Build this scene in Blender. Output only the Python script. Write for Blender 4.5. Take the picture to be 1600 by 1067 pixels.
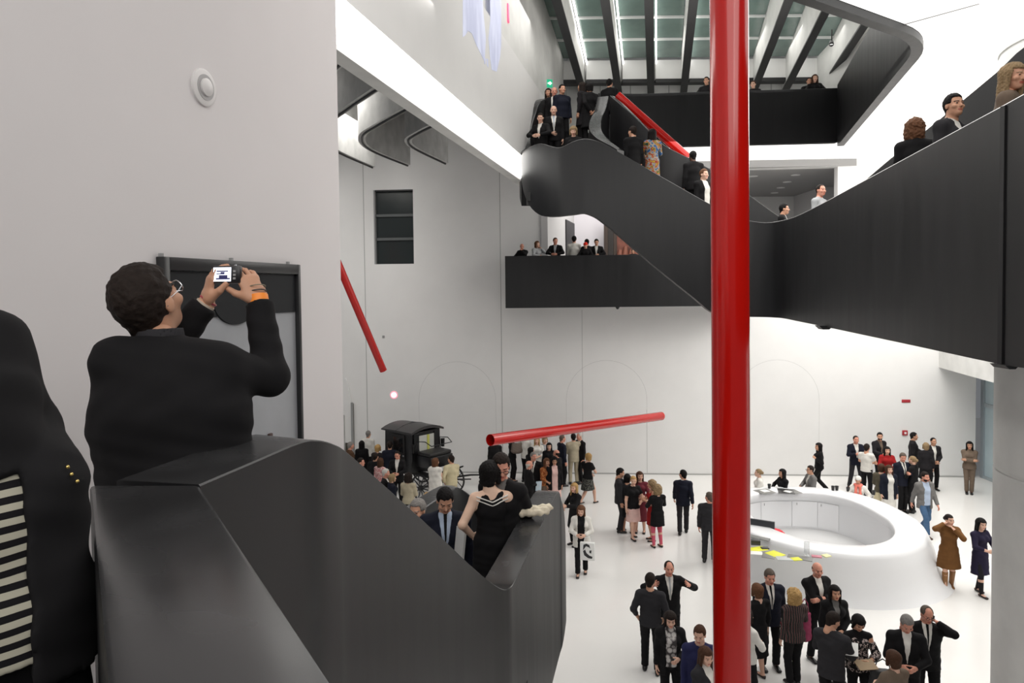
import bpy, bmesh, math, random
import numpy as np
from mathutils import Vector, Matrix, Euler
random.seed(7)
SC = bpy.context.scene
COL = SC.collection
for o in list(bpy.data.objects): bpy.data.objects.remove(o)

# ------------------------------------------------------------------ camera
FPX, PITCH, ROLL, SHY = 1100.0, math.radians(1.9), math.radians(-0.62), -46/1600
CAM = Vector((0, 0, 6.9))
cam = bpy.data.objects.new('camera', bpy.data.cameras.new('camera')); COL.objects.link(cam)
CR = Matrix.Rotation(math.pi/2-PITCH, 3, 'X') @ Matrix.Rotation(ROLL, 3, 'Z')
cam.matrix_world = Matrix.Translation(CAM) @ CR.to_4x4()
cam.data.sensor_width = 36; cam.data.lens = FPX/1600*36; cam.data.shift_y = SHY
cam.data.clip_start = 0.05; cam.data.clip_end = 300
SC.camera = cam

# ------------------------------------------------------------------ light and exposure
SC.view_settings.view_transform = 'Standard'; SC.view_settings.look = 'None'
SC.view_settings.gamma = 1.0; SC.view_settings.use_curve_mapping = False
SC.view_settings.exposure = 0.25
world = bpy.data.worlds.new('world'); SC.world = world; world.use_nodes = True
wb = world.node_tree.nodes['Background']
wb.inputs[0].default_value = (0.80, 0.83, 0.88, 1); wb.inputs[1].default_value = 0.15

def area(name, loc, size, power, rot=(0, 0, 0), col=(1, 0.97, 0.93)):  # unseen area lights, added as fill beside the luminous surfaces
    l = bpy.data.lights.new(name, 'AREA'); l.shape = 'RECTANGLE'; l.size, l.size_y = size
    l.energy = power; l.color = col
    o = bpy.data.objects.new(name, l); o.location = loc; o.rotation_euler = rot; COL.objects.link(o)
    return o
area('roof_fill', (1.5, 13, 14.4), (4, 14), 340)  # added fill below the roof, unseen
area('lobby_fill', (8.5, 15, 10.9), (9, 12), 700)  # unseen fill added under the luminous ceiling
area('stair_fill', (-2.6, 8, 11.5), (3, 7), 90)  # unseen fill added over the left stairs
area('entry_fill', (12, 21, 10.8), (6, 6), 330)  # fill added near the entrance, unseen
area('front_right_fill', (5.5, -2.0, 11.5), (5, 5), 250, (math.radians(42), 0, math.radians(-18)))  # unseen fill added to lighten the column
area('gallery_fill', (5, 29, 10.9), (6, 4), 190)  # unseen fill added beside the gallery downlights
area('behind_camera_fill', (0.5, -3.5, 11.5), (7, 6), 330, (math.radians(38), 0, 0))  # fill added behind the camera, brightens the left wall
area('upper_hall_fill', (6.5, 24.5, 15.4), (9, 2.5), 110)  # unseen fill added on the top floor
area('back_left_fill', (-6, 20, 12.2), (4, 6), 560)  # unseen fill added to lift the back left wall
area('roof_up_fill', (5.5, 19.5, 13.0), (7, 7), 150, (math.pi, 0, 0))  # hidden upward fill added for the skylight ribs

def lin(c):
    return tuple((v/12.92 if v <= .04045 else ((v+.055)/1.055)**2.4) for v in c)
def rgb(r, g, b): return lin((r/255, g/255, b/255))

# ------------------------------------------------------------------ projection helpers (pixel -> point of the place)
def ray(px, py):
    return CR @ Vector(((px-800)/FPX, (533.5-py+SHY*1600)/FPX, -1))
def P(px, py, Y):
    d = ray(px, py); return CAM + d*(Y/d.y)
def G(px, py, z):
    d = ray(px, py); return CAM + d*((z-CAM.z)/d.z)
def onplane(px, py, p0, n):
    d = ray(px, py); return CAM + d*((p0-CAM).dot(n)/d.dot(n))

# ------------------------------------------------------------------ materials
MATS = {}
def mat(name, col, rough=.6, metal=0, emit=0, bump=0, scale=20, vary=0, coat=0, spec=.5):
    if name in MATS: return MATS[name]
    m = bpy.data.materials.new(name); m.use_nodes = True; MATS[name] = m
    nt = m.node_tree; b = nt.nodes['Principled BSDF']
    b.inputs['Base Color'].default_value = (*col, 1); b.inputs['Roughness'].default_value = rough
    b.inputs['Metallic'].default_value = metal; b.inputs['Specular IOR Level'].default_value = spec
    if coat: b.inputs['Coat Weight'].default_value = coat
    if emit:
        b.inputs['Emission Color'].default_value = (*col, 1); b.inputs['Emission Strength'].default_value = emit
    if vary or bump:
        tc = nt.nodes.new('ShaderNodeTexCoord'); nz = nt.nodes.new('ShaderNodeTexNoise')
        nz.inputs['Scale'].default_value = scale; nz.inputs['Detail'].default_value = 5
        nt.links.new(tc.outputs['Object'], nz.inputs['Vector'])
        if vary:
            rp = nt.nodes.new('ShaderNodeValToRGB'); e = rp.color_ramp.elements
            e[0].position, e[1].position = .3, .7
            e[0].color = (*[c*(1-vary) for c in col], 1); e[1].color = (*[min(1, c*(1+vary)) for c in col], 1)
            nt.links.new(nz.outputs['Fac'], rp.inputs['Fac']); nt.links.new(rp.outputs['Color'], b.inputs['Base Color'])
        if bump:
            bp = nt.nodes.new('ShaderNodeBump'); bp.inputs['Strength'].default_value = bump
            bp.inputs['Distance'].default_value = .01
            nt.links.new(nz.outputs['Fac'], bp.inputs['Height']); nt.links.new(bp.outputs['Normal'], b.inputs['Normal'])
    return m
def steel_mat(name, col, rough, dr=.1, det=7):
    """painted blackened steel with faint vertical streaks"""
    m = mat(name, col, rough, spec=.38 if rough > .3 else .5); nt = m.node_tree; b = nt.nodes['Principled BSDF']
    tc = nt.nodes.new('ShaderNodeTexCoord'); mp = nt.nodes.new('ShaderNodeMapping')
    mp.inputs['Scale'].default_value = (3.0, 3.0, .25)
    nz = nt.nodes.new('ShaderNodeTexNoise'); nz.inputs['Scale'].default_value = 1.6; nz.inputs['Detail'].default_value = det
    nz.inputs['Roughness'].default_value = .62
    nt.links.new(tc.outputs['Object'], mp.inputs['Vector']); nt.links.new(mp.outputs['Vector'], nz.inputs['Vector'])
    rp = nt.nodes.new('ShaderNodeValToRGB'); e = rp.color_ramp.elements
    e[0].position, e[1].position = .25, .8
    e[0].color = (*[c*.75 for c in col], 1); e[1].color = (*[c*1.45 for c in col], 1)
    nt.links.new(nz.outputs['Fac'], rp.inputs['Fac']); nt.links.new(rp.outputs['Color'], b.inputs['Base Color'])
    r2 = nt.nodes.new('ShaderNodeMapRange'); r2.inputs[3].default_value = rough-dr*.6; r2.inputs[4].default_value = rough+dr
    nt.links.new(nz.outputs['Fac'], r2.inputs[0]); nt.links.new(r2.outputs[0], b.inputs['Roughness'])
    return m
M_white = mat('white_plaster', (.80, .795, .785), .75, vary=.015, scale=1.5)
M_leftwall = mat('warm_white_plaster', (.74, .71, .71), .8, vary=.015, scale=1.2)
M_floor = mat('white_resin_floor', (.80, .79, .77), .16, vary=.02, scale=.6, spec=.45)
M_conc = mat('fair_faced_concrete', (.46, .46, .45), .75, bump=.15, scale=2.2, vary=.16)
M_conclight = mat('pale_concrete', (.70, .70, .68), .7, bump=.1, scale=1.7, vary=.08)
M_steel = steel_mat('blackened_steel', (.0105, .0105, .0115), .40)
M_steeltop = steel_mat('blackened_steel_lit_top', (.026, .026, .027), .27, .012, 1)  # parapet tops: lit look put into a paler, glossier steel
M_dark = mat('black_metal', (.012, .012, .013), .5)
M_red = mat('glossy_red_lacquer', rgb(186, 17, 9), .18, coat=.12, vary=.04, scale=3)
M_lum = mat('luminous_ceiling', (1, .985, .96), .6, emit=1.15)
M_strip = mat('light_strip', (1, .98, .94), .6, emit=3.2)
M_groove = mat('shadow_joint', (.42, .42, .41), .9)
M_grey = mat('grey_paint', (.30, .30, .30), .6)

# ------------------------------------------------------------------ mesh helpers
def link(o, parent=None):
    COL.objects.link(o)
    if parent is not None: o.parent = parent
    return o
def tag(o, label=None, cat=None, group=None, kind=None):
    if label: o['label'] = label
    if cat: o['category'] = cat
    if group: o['group'] = group
    if kind: o['kind'] = kind
    return o
def mobj(name, me, m=None, parent=None):
    o = bpy.data.objects.new(name, me)
    if m is not None and not me.materials: me.materials.append(m)
    return link(o, parent)
def pymesh(name, vs, fs, m=None, parent=None, smooth=False):
    me = bpy.data.meshes.new(name); me.from_pydata([tuple(v) for v in vs], [], fs); me.update()
    bm = bmesh.new(); bm.from_mesh(me); bmesh.ops.recalc_face_normals(bm, faces=bm.faces); bm.to_mesh(me); bm.free()
    if smooth:
        me.polygons.foreach_set('use_smooth', [True]*len(me.polygons))
        if smooth != True:
            me.set_sharp_from_angle(angle=math.radians(smooth))
    return mobj(name, me, m, parent)
def thing(name, label, cat, loc=(0, 0, 0), group=None, rz=0):
    o = bpy.data.objects.new(name, None); o.empty_display_size = .1
    o.location = loc; o.rotation_euler = (0, 0, rz)
    COL.objects.link(o); return tag(o, label, cat, group)
def boxvf(lo, hi, M=None, vs=None, fs=None):
    vs = [] if vs is None else vs; fs = [] if fs is None else fs
    n = len(vs)
    for z in (lo[2], hi[2]):
        for x, y in ((lo[0], lo[1]), (hi[0], lo[1]), (hi[0], hi[1]), (lo[0], hi[1])):
            v = Vector((x, y, z)); vs.append(M @ v if M is not None else v)
    for f in ((3, 2, 1, 0), (4, 5, 6, 7), (0, 1, 5, 4), (1, 2, 6, 5), (2, 3, 7, 6), (3, 0, 4, 7)):
        fs.append(tuple(i+n for i in f))
    return vs, fs
def box(name, lo, hi, m, parent=None, M=None, bevel=0):
    vs, fs = boxvf(lo, hi, M); o = pymesh(name, vs, fs, m, parent)
    if bevel: bev(o, bevel)
    return o
def bev(o, w, seg=2):
    bm = bmesh.new(); bm.from_mesh(o.data)
    bmesh.ops.bevel(bm, geom=list(bm.edges), offset=w, segments=seg, affect='EDGES', profile=.5)
    bm.to_mesh(o.data); bm.free()
    o.data.polygons.foreach_set('use_smooth', [True]*len(o.data.polygons)); o.data.set_sharp_from_angle(angle=math.radians(35))
def prism(name, poly, z0, z1, m, parent=None):
    n = len(poly)
    vs = [(p[0], p[1], z0) for p in poly]+[(p[0], p[1], z1) for p in poly]
    fs = [tuple(range(n))[::-1], tuple(range(n, 2*n))]+[(i, (i+1) % n, n+(i+1) % n, n+i) for i in range(n)]
    return pymesh(name, vs, fs, m, parent)
def tube(name, pts, r, m, parent=None, n=16, cap=True, hollow=0, closed=False):
    """swept tube; hollow>0 leaves a pipe with that wall thickness, open at both ends"""
    pts = [Vector(p) for p in pts]; K = len(pts)
    rs = r if isinstance(r, (list, tuple)) else [r]*K
    vs, fs = [], []
    up = None; rings = []
    for i, p in enumerate(pts):
        if closed: t = (pts[(i+1) % K]-pts[i-1]).normalized()
        else: t = (pts[min(i+1, K-1)]-pts[max(i-1, 0)]).normalized()
        if up is None:
            a = Vector((0, 0, 1)) if abs(t.z) < .9 else Vector((1, 0, 0))
            up = (a-t*a.dot(t)).normalized()
        else: up = (up-t*up.dot(t)).normalized()
        s = t.cross(up)
        rings.append((p, s, up, rs[i]))
    def ring(p, s, u, rr):
        b = len(vs)
        for k in range(n):
            a = 2*math.pi*k/n; vs.append(p+(s*math.cos(a)+u*math.sin(a))*rr)
        return b
    outer = [ring(p, s, u, rr) for p, s, u, rr in rings]
    segs = K if closed else K-1
    for i in range(segs):
        a, b = outer[i], outer[(i+1) % K]
        for k in range(n): fs.append((a+k, a+(k+1) % n, b+(k+1) % n, b+k))
    if hollow:
        inn = [ring(p, s, u, rr-hollow) for p, s, u, rr in rings]
        for i in range(segs):
            a, b = inn[i], inn[i+1]
            for k in range(n): fs.append((a+k, b+k, b+(k+1) % n, a+(k+1) % n))
        for e in (0, -1):
            a, b = outer[e], inn[e]
            for k in range(n): fs.append((a+k, a+(k+1) % n, b+(k+1) % n, b+k))
    elif cap and not closed:
        fs.append(tuple(outer[0]+k for k in range(n))[::-1]); fs.append(tuple(outer[-1]+k for k in range(n)))
    return pymesh(name, vs, fs, m, parent, smooth=40)
def lathe(name, prof, m, parent=None, n=24, loc=(0, 0, 0)):
    vs, fs = [], []
    for r, z in prof:
        for k in range(n):
            a = 2*math.pi*k/n; vs.append((loc[0]+r*math.cos(a), loc[1]+r*math.sin(a), loc[2]+z))
    for i in range(len(prof)-1):
        for k in range(n): fs.append((i*n+k, i*n+(k+1) % n, (i+1)*n+(k+1) % n, (i+1)*n+k))
    fs.append(tuple(range(n))[::-1]); fs.append(tuple(range((len(prof)-1)*n, len(prof)*n)))
    return pymesh(name, vs, fs, m, parent, smooth=40)
def catmull(pts, sub):
    out = []; n = len(pts)
    for i in range(n-1):
        p0, p1, p2, p3 = pts[max(i-1, 0)], pts[i], pts[i+1], pts[min(i+2, n-1)]
        for k in range(sub):
            t = k/sub
            out.append(.5*((2*p1)+(p2-p0)*t+(2*p0-5*p1+4*p2-p3)*t*t+(3*p1-p0-3*p2+p3)*t**3))
    out.append(pts[-1]); return out
def ribbon(name, tops, bots, th, m, parent=None, side=1, sub=4, ch=.012, mtop=None):
    """a parapet: outer face runs through tops/bots, thickness goes to `side` (+1 left of travel, -1 right)"""
    T = catmull([Vector(p) for p in tops], sub); B = catmull([Vector(p) for p in bots], sub)
    n = len(T); vs, fs = [], []; k = 7
    ths = th if isinstance(th, (list, tuple)) else [th]*len(tops)
    for i in range(n):
        d = T[min(i+1, n-1)]-T[max(i-1, 0)]; d.z = 0
        if d.length < 1e-5: d = Vector((1, 0, 0))
        d.normalize(); nr = Vector((-d.y, d.x, 0))*side
        f = i/sub; j = min(int(f), len(ths)-2); w = ths[j]+(ths[j+1]-ths[j])*(f-j)
        t, b = T[i], B[i]; z = Vector((0, 0, ch))
        vs += [b, t-z, t+nr*ch, t+nr*(w/2), t+nr*(w-ch), t+nr*w-z, b+nr*w]
    mi = []
    for i in range(n-1):
        for j in range(k):
            fs.append((i*k+j, i*k+(j+1) % k, (i+1)*k+(j+1) % k, (i+1)*k+j)); mi.append(1 if (mtop and j in (1, 2, 3, 4)) else 0)
    fs.append(tuple(range(k))[::-1]); fs.append(tuple(range((n-1)*k, n*k))); mi += [0, 0]
    o = pymesh(name, vs, fs, m, parent, smooth=38)
    if mtop:
        o.data.materials.append(mtop); o.data.polygons.foreach_set('material_index', mi)
    return o
def frame(o, x, z=Vector((0, 0, 1))):
    """matrix with local X along x, Z up, Y = Z cross X (pointing away for a wall seen from the front)"""
    x = Vector(x).normalized(); z = Vector(z); y = z.cross(x).normalized()
    M = Matrix((x, y, z)).transposed().to_4x4(); M.translation = o; return M
def S(o): o['kind'] = 'structure'; return o

# ================================================================== STRUCTURE
# ---- floor
S(box('floor', (-14, -4, -.3), (26, 36, 0), M_floor))
# ---- back wall: frame along its base
b0, b1 = G(540, 737, 0), G(1510, 745.6, 0)
WF = frame(b0, b1-b0); WI = WF.inverted(); wn = (WF.to_3x3() @ Vector((0, -1, 0)))
def W(px, py):
    p = WI @ onplane(px, py, b0, wn); return p.x, p.z
def wbox(name, x0, z0, x1, z1, y0=0, y1=.35, m=M_white, parent=None): return box(name, (x0, y0, z0), (x1, y1, z1), m, parent, WF)
uL = -9.0; uR = W(1524, 700)[0]; u855 = W(855, 340)[0]; u1308 = W(1309, 290)[0]
z_soff = 11.4; z_bal = 7.05; z_head = W(1240, 262)[1]
wh = [W(583, 297), W(645, 297), W(645, 412), W(583, 412)]
wx0, wx1, wz0, wz1 = wh[0][0], wh[1][0], wh[2][1], wh[0][1]
S(wbox('wall_back', uL, 0, uR, z_bal))
S(wbox('wall_back', uL, z_bal, wx0, 14.8)); S(wbox('wall_back', wx1, z_bal, u855, 14.8))
S(wbox('wall_back', wx0, z_bal, wx1, wz0)); S(wbox('wall_back', wx0, wz1, wx1, 14.8))
S(wbox('wall_back', u1308, z_bal, uR+6, z_soff)); S(wbox('wall_back', u855, z_head, u1308, z_soff+.2))
win = S(box('window_1', (wx0, .22, wz0), (wx1, .30, wz1), mat('dark_glass', (.025, .032, .032), .2), None, WF))
for k, t in enumerate((0.34, 0.66)):
    zz = wz1+(wz0-wz1)*t
    box('glazing_bar', (wx0, .14, zz-.05), (wx1, .215, zz+.05), mat('bar_grey', (.10, .11, .11), .5), win, WF)
box('window_frame', (wx0, 0.01, wz0), (wx0+.05, .21, wz1), M_grey, win, WF); box('window_frame', (wx0+.06, .02, wz1-.05), (wx1, .21, wz1), M_dark, win, WF)
# joints between the wall panels and the outlines of the walled-up arches
tn = [0]
def groove(pts, r=.014):
    S(tube('trim_%d' % (len([o for o in bpy.data.objects if o.name.startswith('trim_')])+1), pts, r, M_groove, n=6))
def wp(px, py):
    x, z = W(px, py); return WF @ Vector((x, .006, z))
def wl(x, z): return WF @ Vector((x, .006, z))
for px, ya, yb in ((571, 225, 735), (783, 245, 737), (910, 484, 690), (1011, 640, 741)):
    x = W(px, (ya+yb)/2)[0]; groove([wl(x, W(px, yb)[1]), wl(x, W(px, ya)[1])], .016 if px in (571, 783) else .010)
for pa, pb, pt in ((655, 775, 565), (885, 1011, 563), (1150, 1280, 562)):
    xa, xb = W(pa, 650)[0], W(pb, 650)[0]; zt = W((pa+pb)/2, pt)[1]; r = (xb-xa)/2; cx = (xa+xb)/2
    pts = [wl(xa, 0.02)]+[wl(cx-r*math.cos(a*math.pi/24), zt-r+r*math.sin(a*math.pi/24)) for a in range(25)]+[wl(xb, .02)]
    groove(pts, .008)
S(box('baseboard_back', (uL, -.012, 0), (uR, 0, .05), M_groove, None, WF))
# ---- gallery room behind the upper opening
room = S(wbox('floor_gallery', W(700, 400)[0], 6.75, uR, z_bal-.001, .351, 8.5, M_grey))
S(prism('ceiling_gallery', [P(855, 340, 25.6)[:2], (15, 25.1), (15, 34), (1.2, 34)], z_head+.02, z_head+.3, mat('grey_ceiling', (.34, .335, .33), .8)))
S(box('wall_gallery', (1.5, 33.6, 7), (15, 33.9, 11.4), M_white))
pa, pb = P(855.5, 340, 25.9), P(897, 340, 31.5)
SF = frame(Vector((pa.x, pa.y, 0)), Vector((pb.x-pa.x, pb.y-pa.y, 0))); sl = (pb-pa).xy.length
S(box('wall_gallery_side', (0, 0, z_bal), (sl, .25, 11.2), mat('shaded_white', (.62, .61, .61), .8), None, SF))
S(box('wall_gallery_far', (pb.x-.4, 31.5, z_bal), (pb.x+3.6, 31.8, 11.2), mat('lilac_white', (.78, .75, .79), .8)))
q0, q1 = P(880, 352, 29.0), P(896, 398, 31.2)
S(box('door_3', (sl*.62, -.05, z_bal), (sl*.97, -.002, 9.75), M_dark, None, SF))
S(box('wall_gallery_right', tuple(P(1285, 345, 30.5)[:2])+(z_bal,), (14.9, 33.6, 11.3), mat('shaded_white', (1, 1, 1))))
S(box('door_4', (P(1247, 330, 33)[0], 33.45, z_bal), (P(1262, 330, 33)[0], 33.6, 9.95), M_grey))
for k, (px, py) in enumerate(((1177, 275), (1243, 273), (1230, 284), (1220, 293), (1210, 301))):
    p = G(px, py, z_head+.02)
    t = thing('ceiling_downlight', 'small round recessed downlight, number %s from the front along the grey gallery ceiling' % ('one', 'two', 'three', 'four', 'five')[k], 'light', p)
    lathe('lens', [(.0, -.012), (.13, -.012), (.13, 0)], mat('lamp_white', (1, .97, .9), .5, emit=6), t, 16)
    lathe('bezel', [(.132, 0), (.17, 0), (.17, -.02), (.132, -.02)], M_white, t, 16)
# ---- left wall, close to the camera
L0 = Vector((-2.93, 0, 0)); LD = Vector((.224, 1, 0)).normalized()
LF = frame(L0, LD); LI = LF.inverted(); ln = LF.to_3x3() @ Vector((0, -1, 0))
def LW(px, py):
    p = LI @ onplane(px, py, L0, ln); return p.x, p.z
l_end = LW(533, 350)[0]
wl_ = S(box('wall_left', (-5, 0, 0), (l_end, .5, 17), M_leftwall, None, LF)); bev(wl_, .03)
# lower return of the left wall with its doorway, far behind
S(box('wall_left_lower', (-.6, -.3, 0), (W(541, 690)[0], 0, 2.2), M_conc, None, WF))
d1 = S(box('door_1', (W(541, 690)[0]+.02, -.10, 0), (W(554, 690)[0], -.02, W(548, 630)[1]), mat('bronze_glass', (.055, .052, .036), .5, vary=.5, scale=3), None, WF))
box('door_frame', (W(551, 690)[0], -.16, 0), (W(554, 690)[0], -.101, W(548, 628)[1]), M_grey, d1, WF)
# curved plaster jamb beside it
xa, za = W(540, 590); xb, zb = W(553, 660)
jm = [(-1.5, zb-.75)]+[(xa+(xb-xa)*math.sin(a*math.pi/16), zb-.75+(za-zb+.75)*math.cos(a*math.pi/16)) for a in range(9)][::1]
vs = [WF @ Vector((x, -.12, z)) for x, z in jm]+[WF @ Vector((x, -.02, z)) for x, z in jm]; n = len(jm)
fs = [tuple(range(n)), tuple(range(n, 2*n))[::-1]]+[(i, (i+1) % n, n+(i+1) % n, n+i) for i in range(n)]
S(pymesh('trim_20', vs, fs, M_white))
# ---- luminous soffit of the upper floor, right
v0, v1, v2 = P(1309, 222, 21.6), P(1440, 57, 12.6), P(1280, 0, 11.0)
def zz(p, z): return Vector((p.x, p.y, z))
k = (z_soff-6.9)
v0, v1, v2 = G(1309, 222, z_soff), G(1440, 57, z_soff), G(1280, 0, z_soff)
vA = v2+(v2-v1)*2.2; vL = G(1000, 229.5, z_soff)
wb0 = WF @ Vector((W(1000, 247)[0], 0, 0)); wb1 = WF @ Vector((uR+5.5, 0, 0))
so = [vL.xy, v0.xy]
# rounded corner at v1
for a in range(7):
    t = a/6; p = v1+(v0-v1).normalized()*.9; q = v1+(v2-v1).normalized()*.9
    so.append((p.lerp(v1, t).lerp(v1.lerp(q, t), t)).xy)
so += [vA.xy, Vector((vA.x, 5.0)), Vector((24, 5.0)), wb1.xy, wb0.xy]
cs = S(prism('ceiling', so, z_soff, z_soff+.25, M_lum))
# fine joint in the luminous membrane
groove([G(1395, 43, z_soff-.004), G(1530, 6, z_soff-.004)], .012)
# parapets of the upper floor round the opening
up = thing('upper_floor_parapet', 'black steel parapet wrapping the opening of the top floor under the skylight', 'parapet', (v0.x, v0.y, z_soff))
UPC = Vector((4.5, 16.5, 0))
UPI = Matrix.Translation(-Vector(up.location)) @ Matrix.Translation(UPC) @ Matrix.Diagonal((.993, .993, 1, 1)) @ Matrix.Translation(-UPC)
rim = [G(935, 229, z_soff), vL, v0]
zt = P(1200, 139, v0.y).z
ribbon('far_panel', [UPI @ zz(p, zt) for p in rim], [UPI @ zz(p, z_soff-.02) for p in rim], .2, M_steel, up, side=1, sub=1)
rim = [v0]+[Vector((*c, 0)) for c in so[2:9]]+[vA]
ribbon('side_panel', [UPI @ zz(p, zt+.1) for p in rim], [UPI @ zz(p, z_soff-.02) for p in rim], .2, M_steel, up, side=1, sub=1)
ribbon('edge_trim', [UPI @ (zz(p, z_soff+.12)) for p in rim], [UPI @ zz(p, z_soff-.14) for p in rim], .2, M_steel, up, side=1, sub=1)
S(prism('floor_upper', [(24, 27.5), (-1, 27.5), (-1, v0.y+1.2), (v0.x+.3, v0.y+1.0), (24, v0.y-.2)], z_soff+.26, z_soff+.36, M_grey))
# ---- top-floor walls
S(box('wall_upper_far', (0, 27, z_soff+.3), (24, 27.3, 17.5), M_conclight))
for px in (938, 985, 1045, 1100, 1205, 1262):
    p = P(px, 135, 27); groove([(p.x, 26.99, 12), (p.x, 26.99, 14.75)], .02)
S(box('wall_upper_right', (P(1300, 120, 25)[0], 12, z_soff+.3), (P(1300, 120, 25)[0]+.3, 27, 17.5), M_conclight))
# ---- left gallery volume: wall with light strip along its lower edge
K0 = Vector((-3.8, 0, 0)); KD = Vector((.225, 1, 0)).normalized(); KF = frame(K0, KD); KI = KF.inverted(); kn = KF.to_3x3() @ Vector((0, -1, 0))
def KW(px, py):
    p = KI @ onplane(px, py, K0, kn); return p.x, p.z
print('strip', KW(528, 48), KW(545, 0), KW(812, 276), KW(812, 245), 'setback', KW(783, 36), KW(840, 149))
s1x = KW(850, 150)[0]; sz0 = KW(700, 180)[1]; sz0a = (KW(528, 48)[1]+KW(812, 276)[1])/2; sz1 = (KW(545, 0)[1]+KW(812, 245)[1])/2
zset = (KW(783, 36)[1]+KW(840, 149)[1])/2
S(box('wall_gallery_left', (2, 0, sz1+.02), (s1x, .45, zset), M_white, None, KF))
S(box('wall_gallery_left', (2, .10, zset), (s1x+7, .45, 17.5), M_conclight, None, KF))
ls = S(box('trim_21', (2, .0, sz0a), (s1x-.1, .12, sz1), M_strip, None, KF))
S(box('ceiling_gallery_left', (2, .121, sz0a-.06), (s1x-.2, .36, sz1), M_conclight, None, KF))
S(box('trim_22', (s1x-2.4, -.25, sz0a-.02), (s1x-1.7, -.02, sz0a+.0), M_dark, None, KF))
# curved concrete ribs over the back left
zb_ = 11.0
ribc = S(box('ceiling_back_left', (-13, 8, 12.9), (-.6, 26, 13.1), mat('grey_ceiling', (.3, .3, .3))))
RIBS = ([(604, 129), (545, 168), (500, 205), (519, 232), (582, 261)], [(648, 163), (590, 195), (566, 213), (578, 233), (637, 258)],
        [(686, 191), (652, 208), (638, 219), (649, 232), (696, 255)], [(547, 86), (520, 110), (470, 160), (440, 215), (500, 262)])
for r in RIBS:
    pts = [G(*p, zb_) for p in r]
    cur = catmull(pts, 6)
    if cur[-1].y > 25.2: cur = [p for p in cur if p.y < 25.3]
    n = len(cur); vs = []; fs = []
    for i in range(n):
        d = (cur[min(i+1, n-1)]-cur[max(i-1, 0)]); d.z = 0; d.normalize(); nr = Vector((-d.y, d.x, 0))*.1
        for z in (zb_, 12.95):
            vs += [zz(cur[i], z)+nr, zz(cur[i], z)-nr]
    for i in range(n-1):
        a, b = i*4, i*4+4
        fs += [(a, a+1, b+1, b), (a+2, b+2, b+3, a+3), (a, b, b+2, a+2), (a+1, a+3, b+3, b+1)]
    fs += [(0, 2, 3, 1), (4*n-4, 4*n-3, 4*n-1, 4*n-2)]
    pymesh('rib', vs, fs, M_conc, ribc, smooth=35)
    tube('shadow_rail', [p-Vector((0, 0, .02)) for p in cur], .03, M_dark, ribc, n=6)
# ---- skylight over the hall: concrete ribs, panes, light strips
slope = -.081
sky = S(thing('window_2', None, None, (0, 0, 0))); sky['kind'] = 'structure'
FX = []
for px, py in ((868, 118), (912, 132), (967, 144), (1017, 147), (1068, 144), (1122, 135), (1177, 123), (1226, 138), (1283, 135)):
    p = P(px, 140, 27); FX.append(p.x)
z27 = P(1017, 146, 27).z; dX = .205
def fin_pt(x27, Y, dz=0): return Vector((x27+dX*(Y-27), Y, z27+slope*(Y-27)+dz))
M_glass = mat('green_sky_glass', (.14, .20, .18), .12, vary=.25, scale=.7)
def fh(Y): return .92+.062*(27-Y)
for i, x in enumerate(FX):
    a, b = fin_pt(x, 27), fin_pt(x, 8)
    vs = []
    for p in (a, b):
        vs += [p+Vector((-.11, 0, 0)), p+Vector((.11, 0, 0)), p+Vector((.11, 0, fh(p.y)+.05)), p+Vector((-.11, 0, fh(p.y)+.05))]
    pymesh('rib', vs, [(0, 3, 2, 1), (4, 5, 6, 7), (0, 1, 5, 4), (1, 2, 6, 5), (2, 3, 7, 6), (3, 0, 4, 7)], M_conclight, sky)
    vs = []
    for p in (a, b):
        for sx, sz in ((-.13, -.03), (.13, -.03), (.13, .03), (-.13, .03)): vs.append(p+Vector((sx, 0, sz)))
    pymesh('dark_rail', vs, [(0, 3, 2, 1), (4, 5, 6, 7), (0, 1, 5, 4), (1, 2, 6, 5), (2, 3, 7, 6), (3, 0, 4, 7)], M_dark, sky)
    for sgn in (-1, 1):
        vs = []
        for p in (a, b):
            for sx, sz in ((.115, -.13), (.165, -.13), (.165, -.04), (.115, -.04)): vs.append(p+Vector((sx*sgn, -.3, sz+fh(p.y))))
        pymesh('light_strip', vs, [(0, 3, 2, 1), (4, 5, 6, 7), (0, 1, 5, 4), (1, 2, 6, 5), (2, 3, 7, 6), (3, 0, 4, 7)], mat('strip_soft', (1, .98, .95), .5, emit=3.0), sky)
for i in range(len(FX)-1):
    w = FX[i+1]-FX[i]
    Y = 26.15
    p = fin_pt((FX[i]+FX[i+1])/2, 26.6)
    box('upstand', (p.x-w/2+.1, 26.2, p.z+.02+.25), (p.x+w/2-.1, 26.5, p.z+.97), M_white, sky)
    box('dark_sill', (p.x-w/2+.1, 26.15, p.z+.14), (p.x+w/2-.1, 26.55, p.z+.27), M_dark, sky)
    while Y > 9:
        Y2 = Y-1.45
        vs = []
        for yy in (Y-.03, Y2+.03):
            c = fin_pt((FX[i]+FX[i+1])/2, yy, fh(yy)+.02)
            vs += [c+Vector((-w/2+.13, 0, 0)), c+Vector((w/2-.13, 0, 0)), c+Vector((w/2-.13, 0, .03)), c+Vector((-w/2+.13, 0, .03))]
        pymesh('pane', vs, [(0, 3, 2, 1), (4, 5, 6, 7), (0, 1, 5, 4), (1, 2, 6, 5), (2, 3, 7, 6), (3, 0, 4, 7)], M_glass, sky)
        c = fin_pt((FX[i]+FX[i+1])/2, Y2, fh(Y2)-.03)
        box('glazing_bar', (c.x-w/2+.12, c.y-.035, c.z-.02), (c.x+w/2-.12, c.y+.035, c.z+.05), mat('bar_white', (.75, .76, .75), .4), sky)
        Y = Y2
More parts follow.
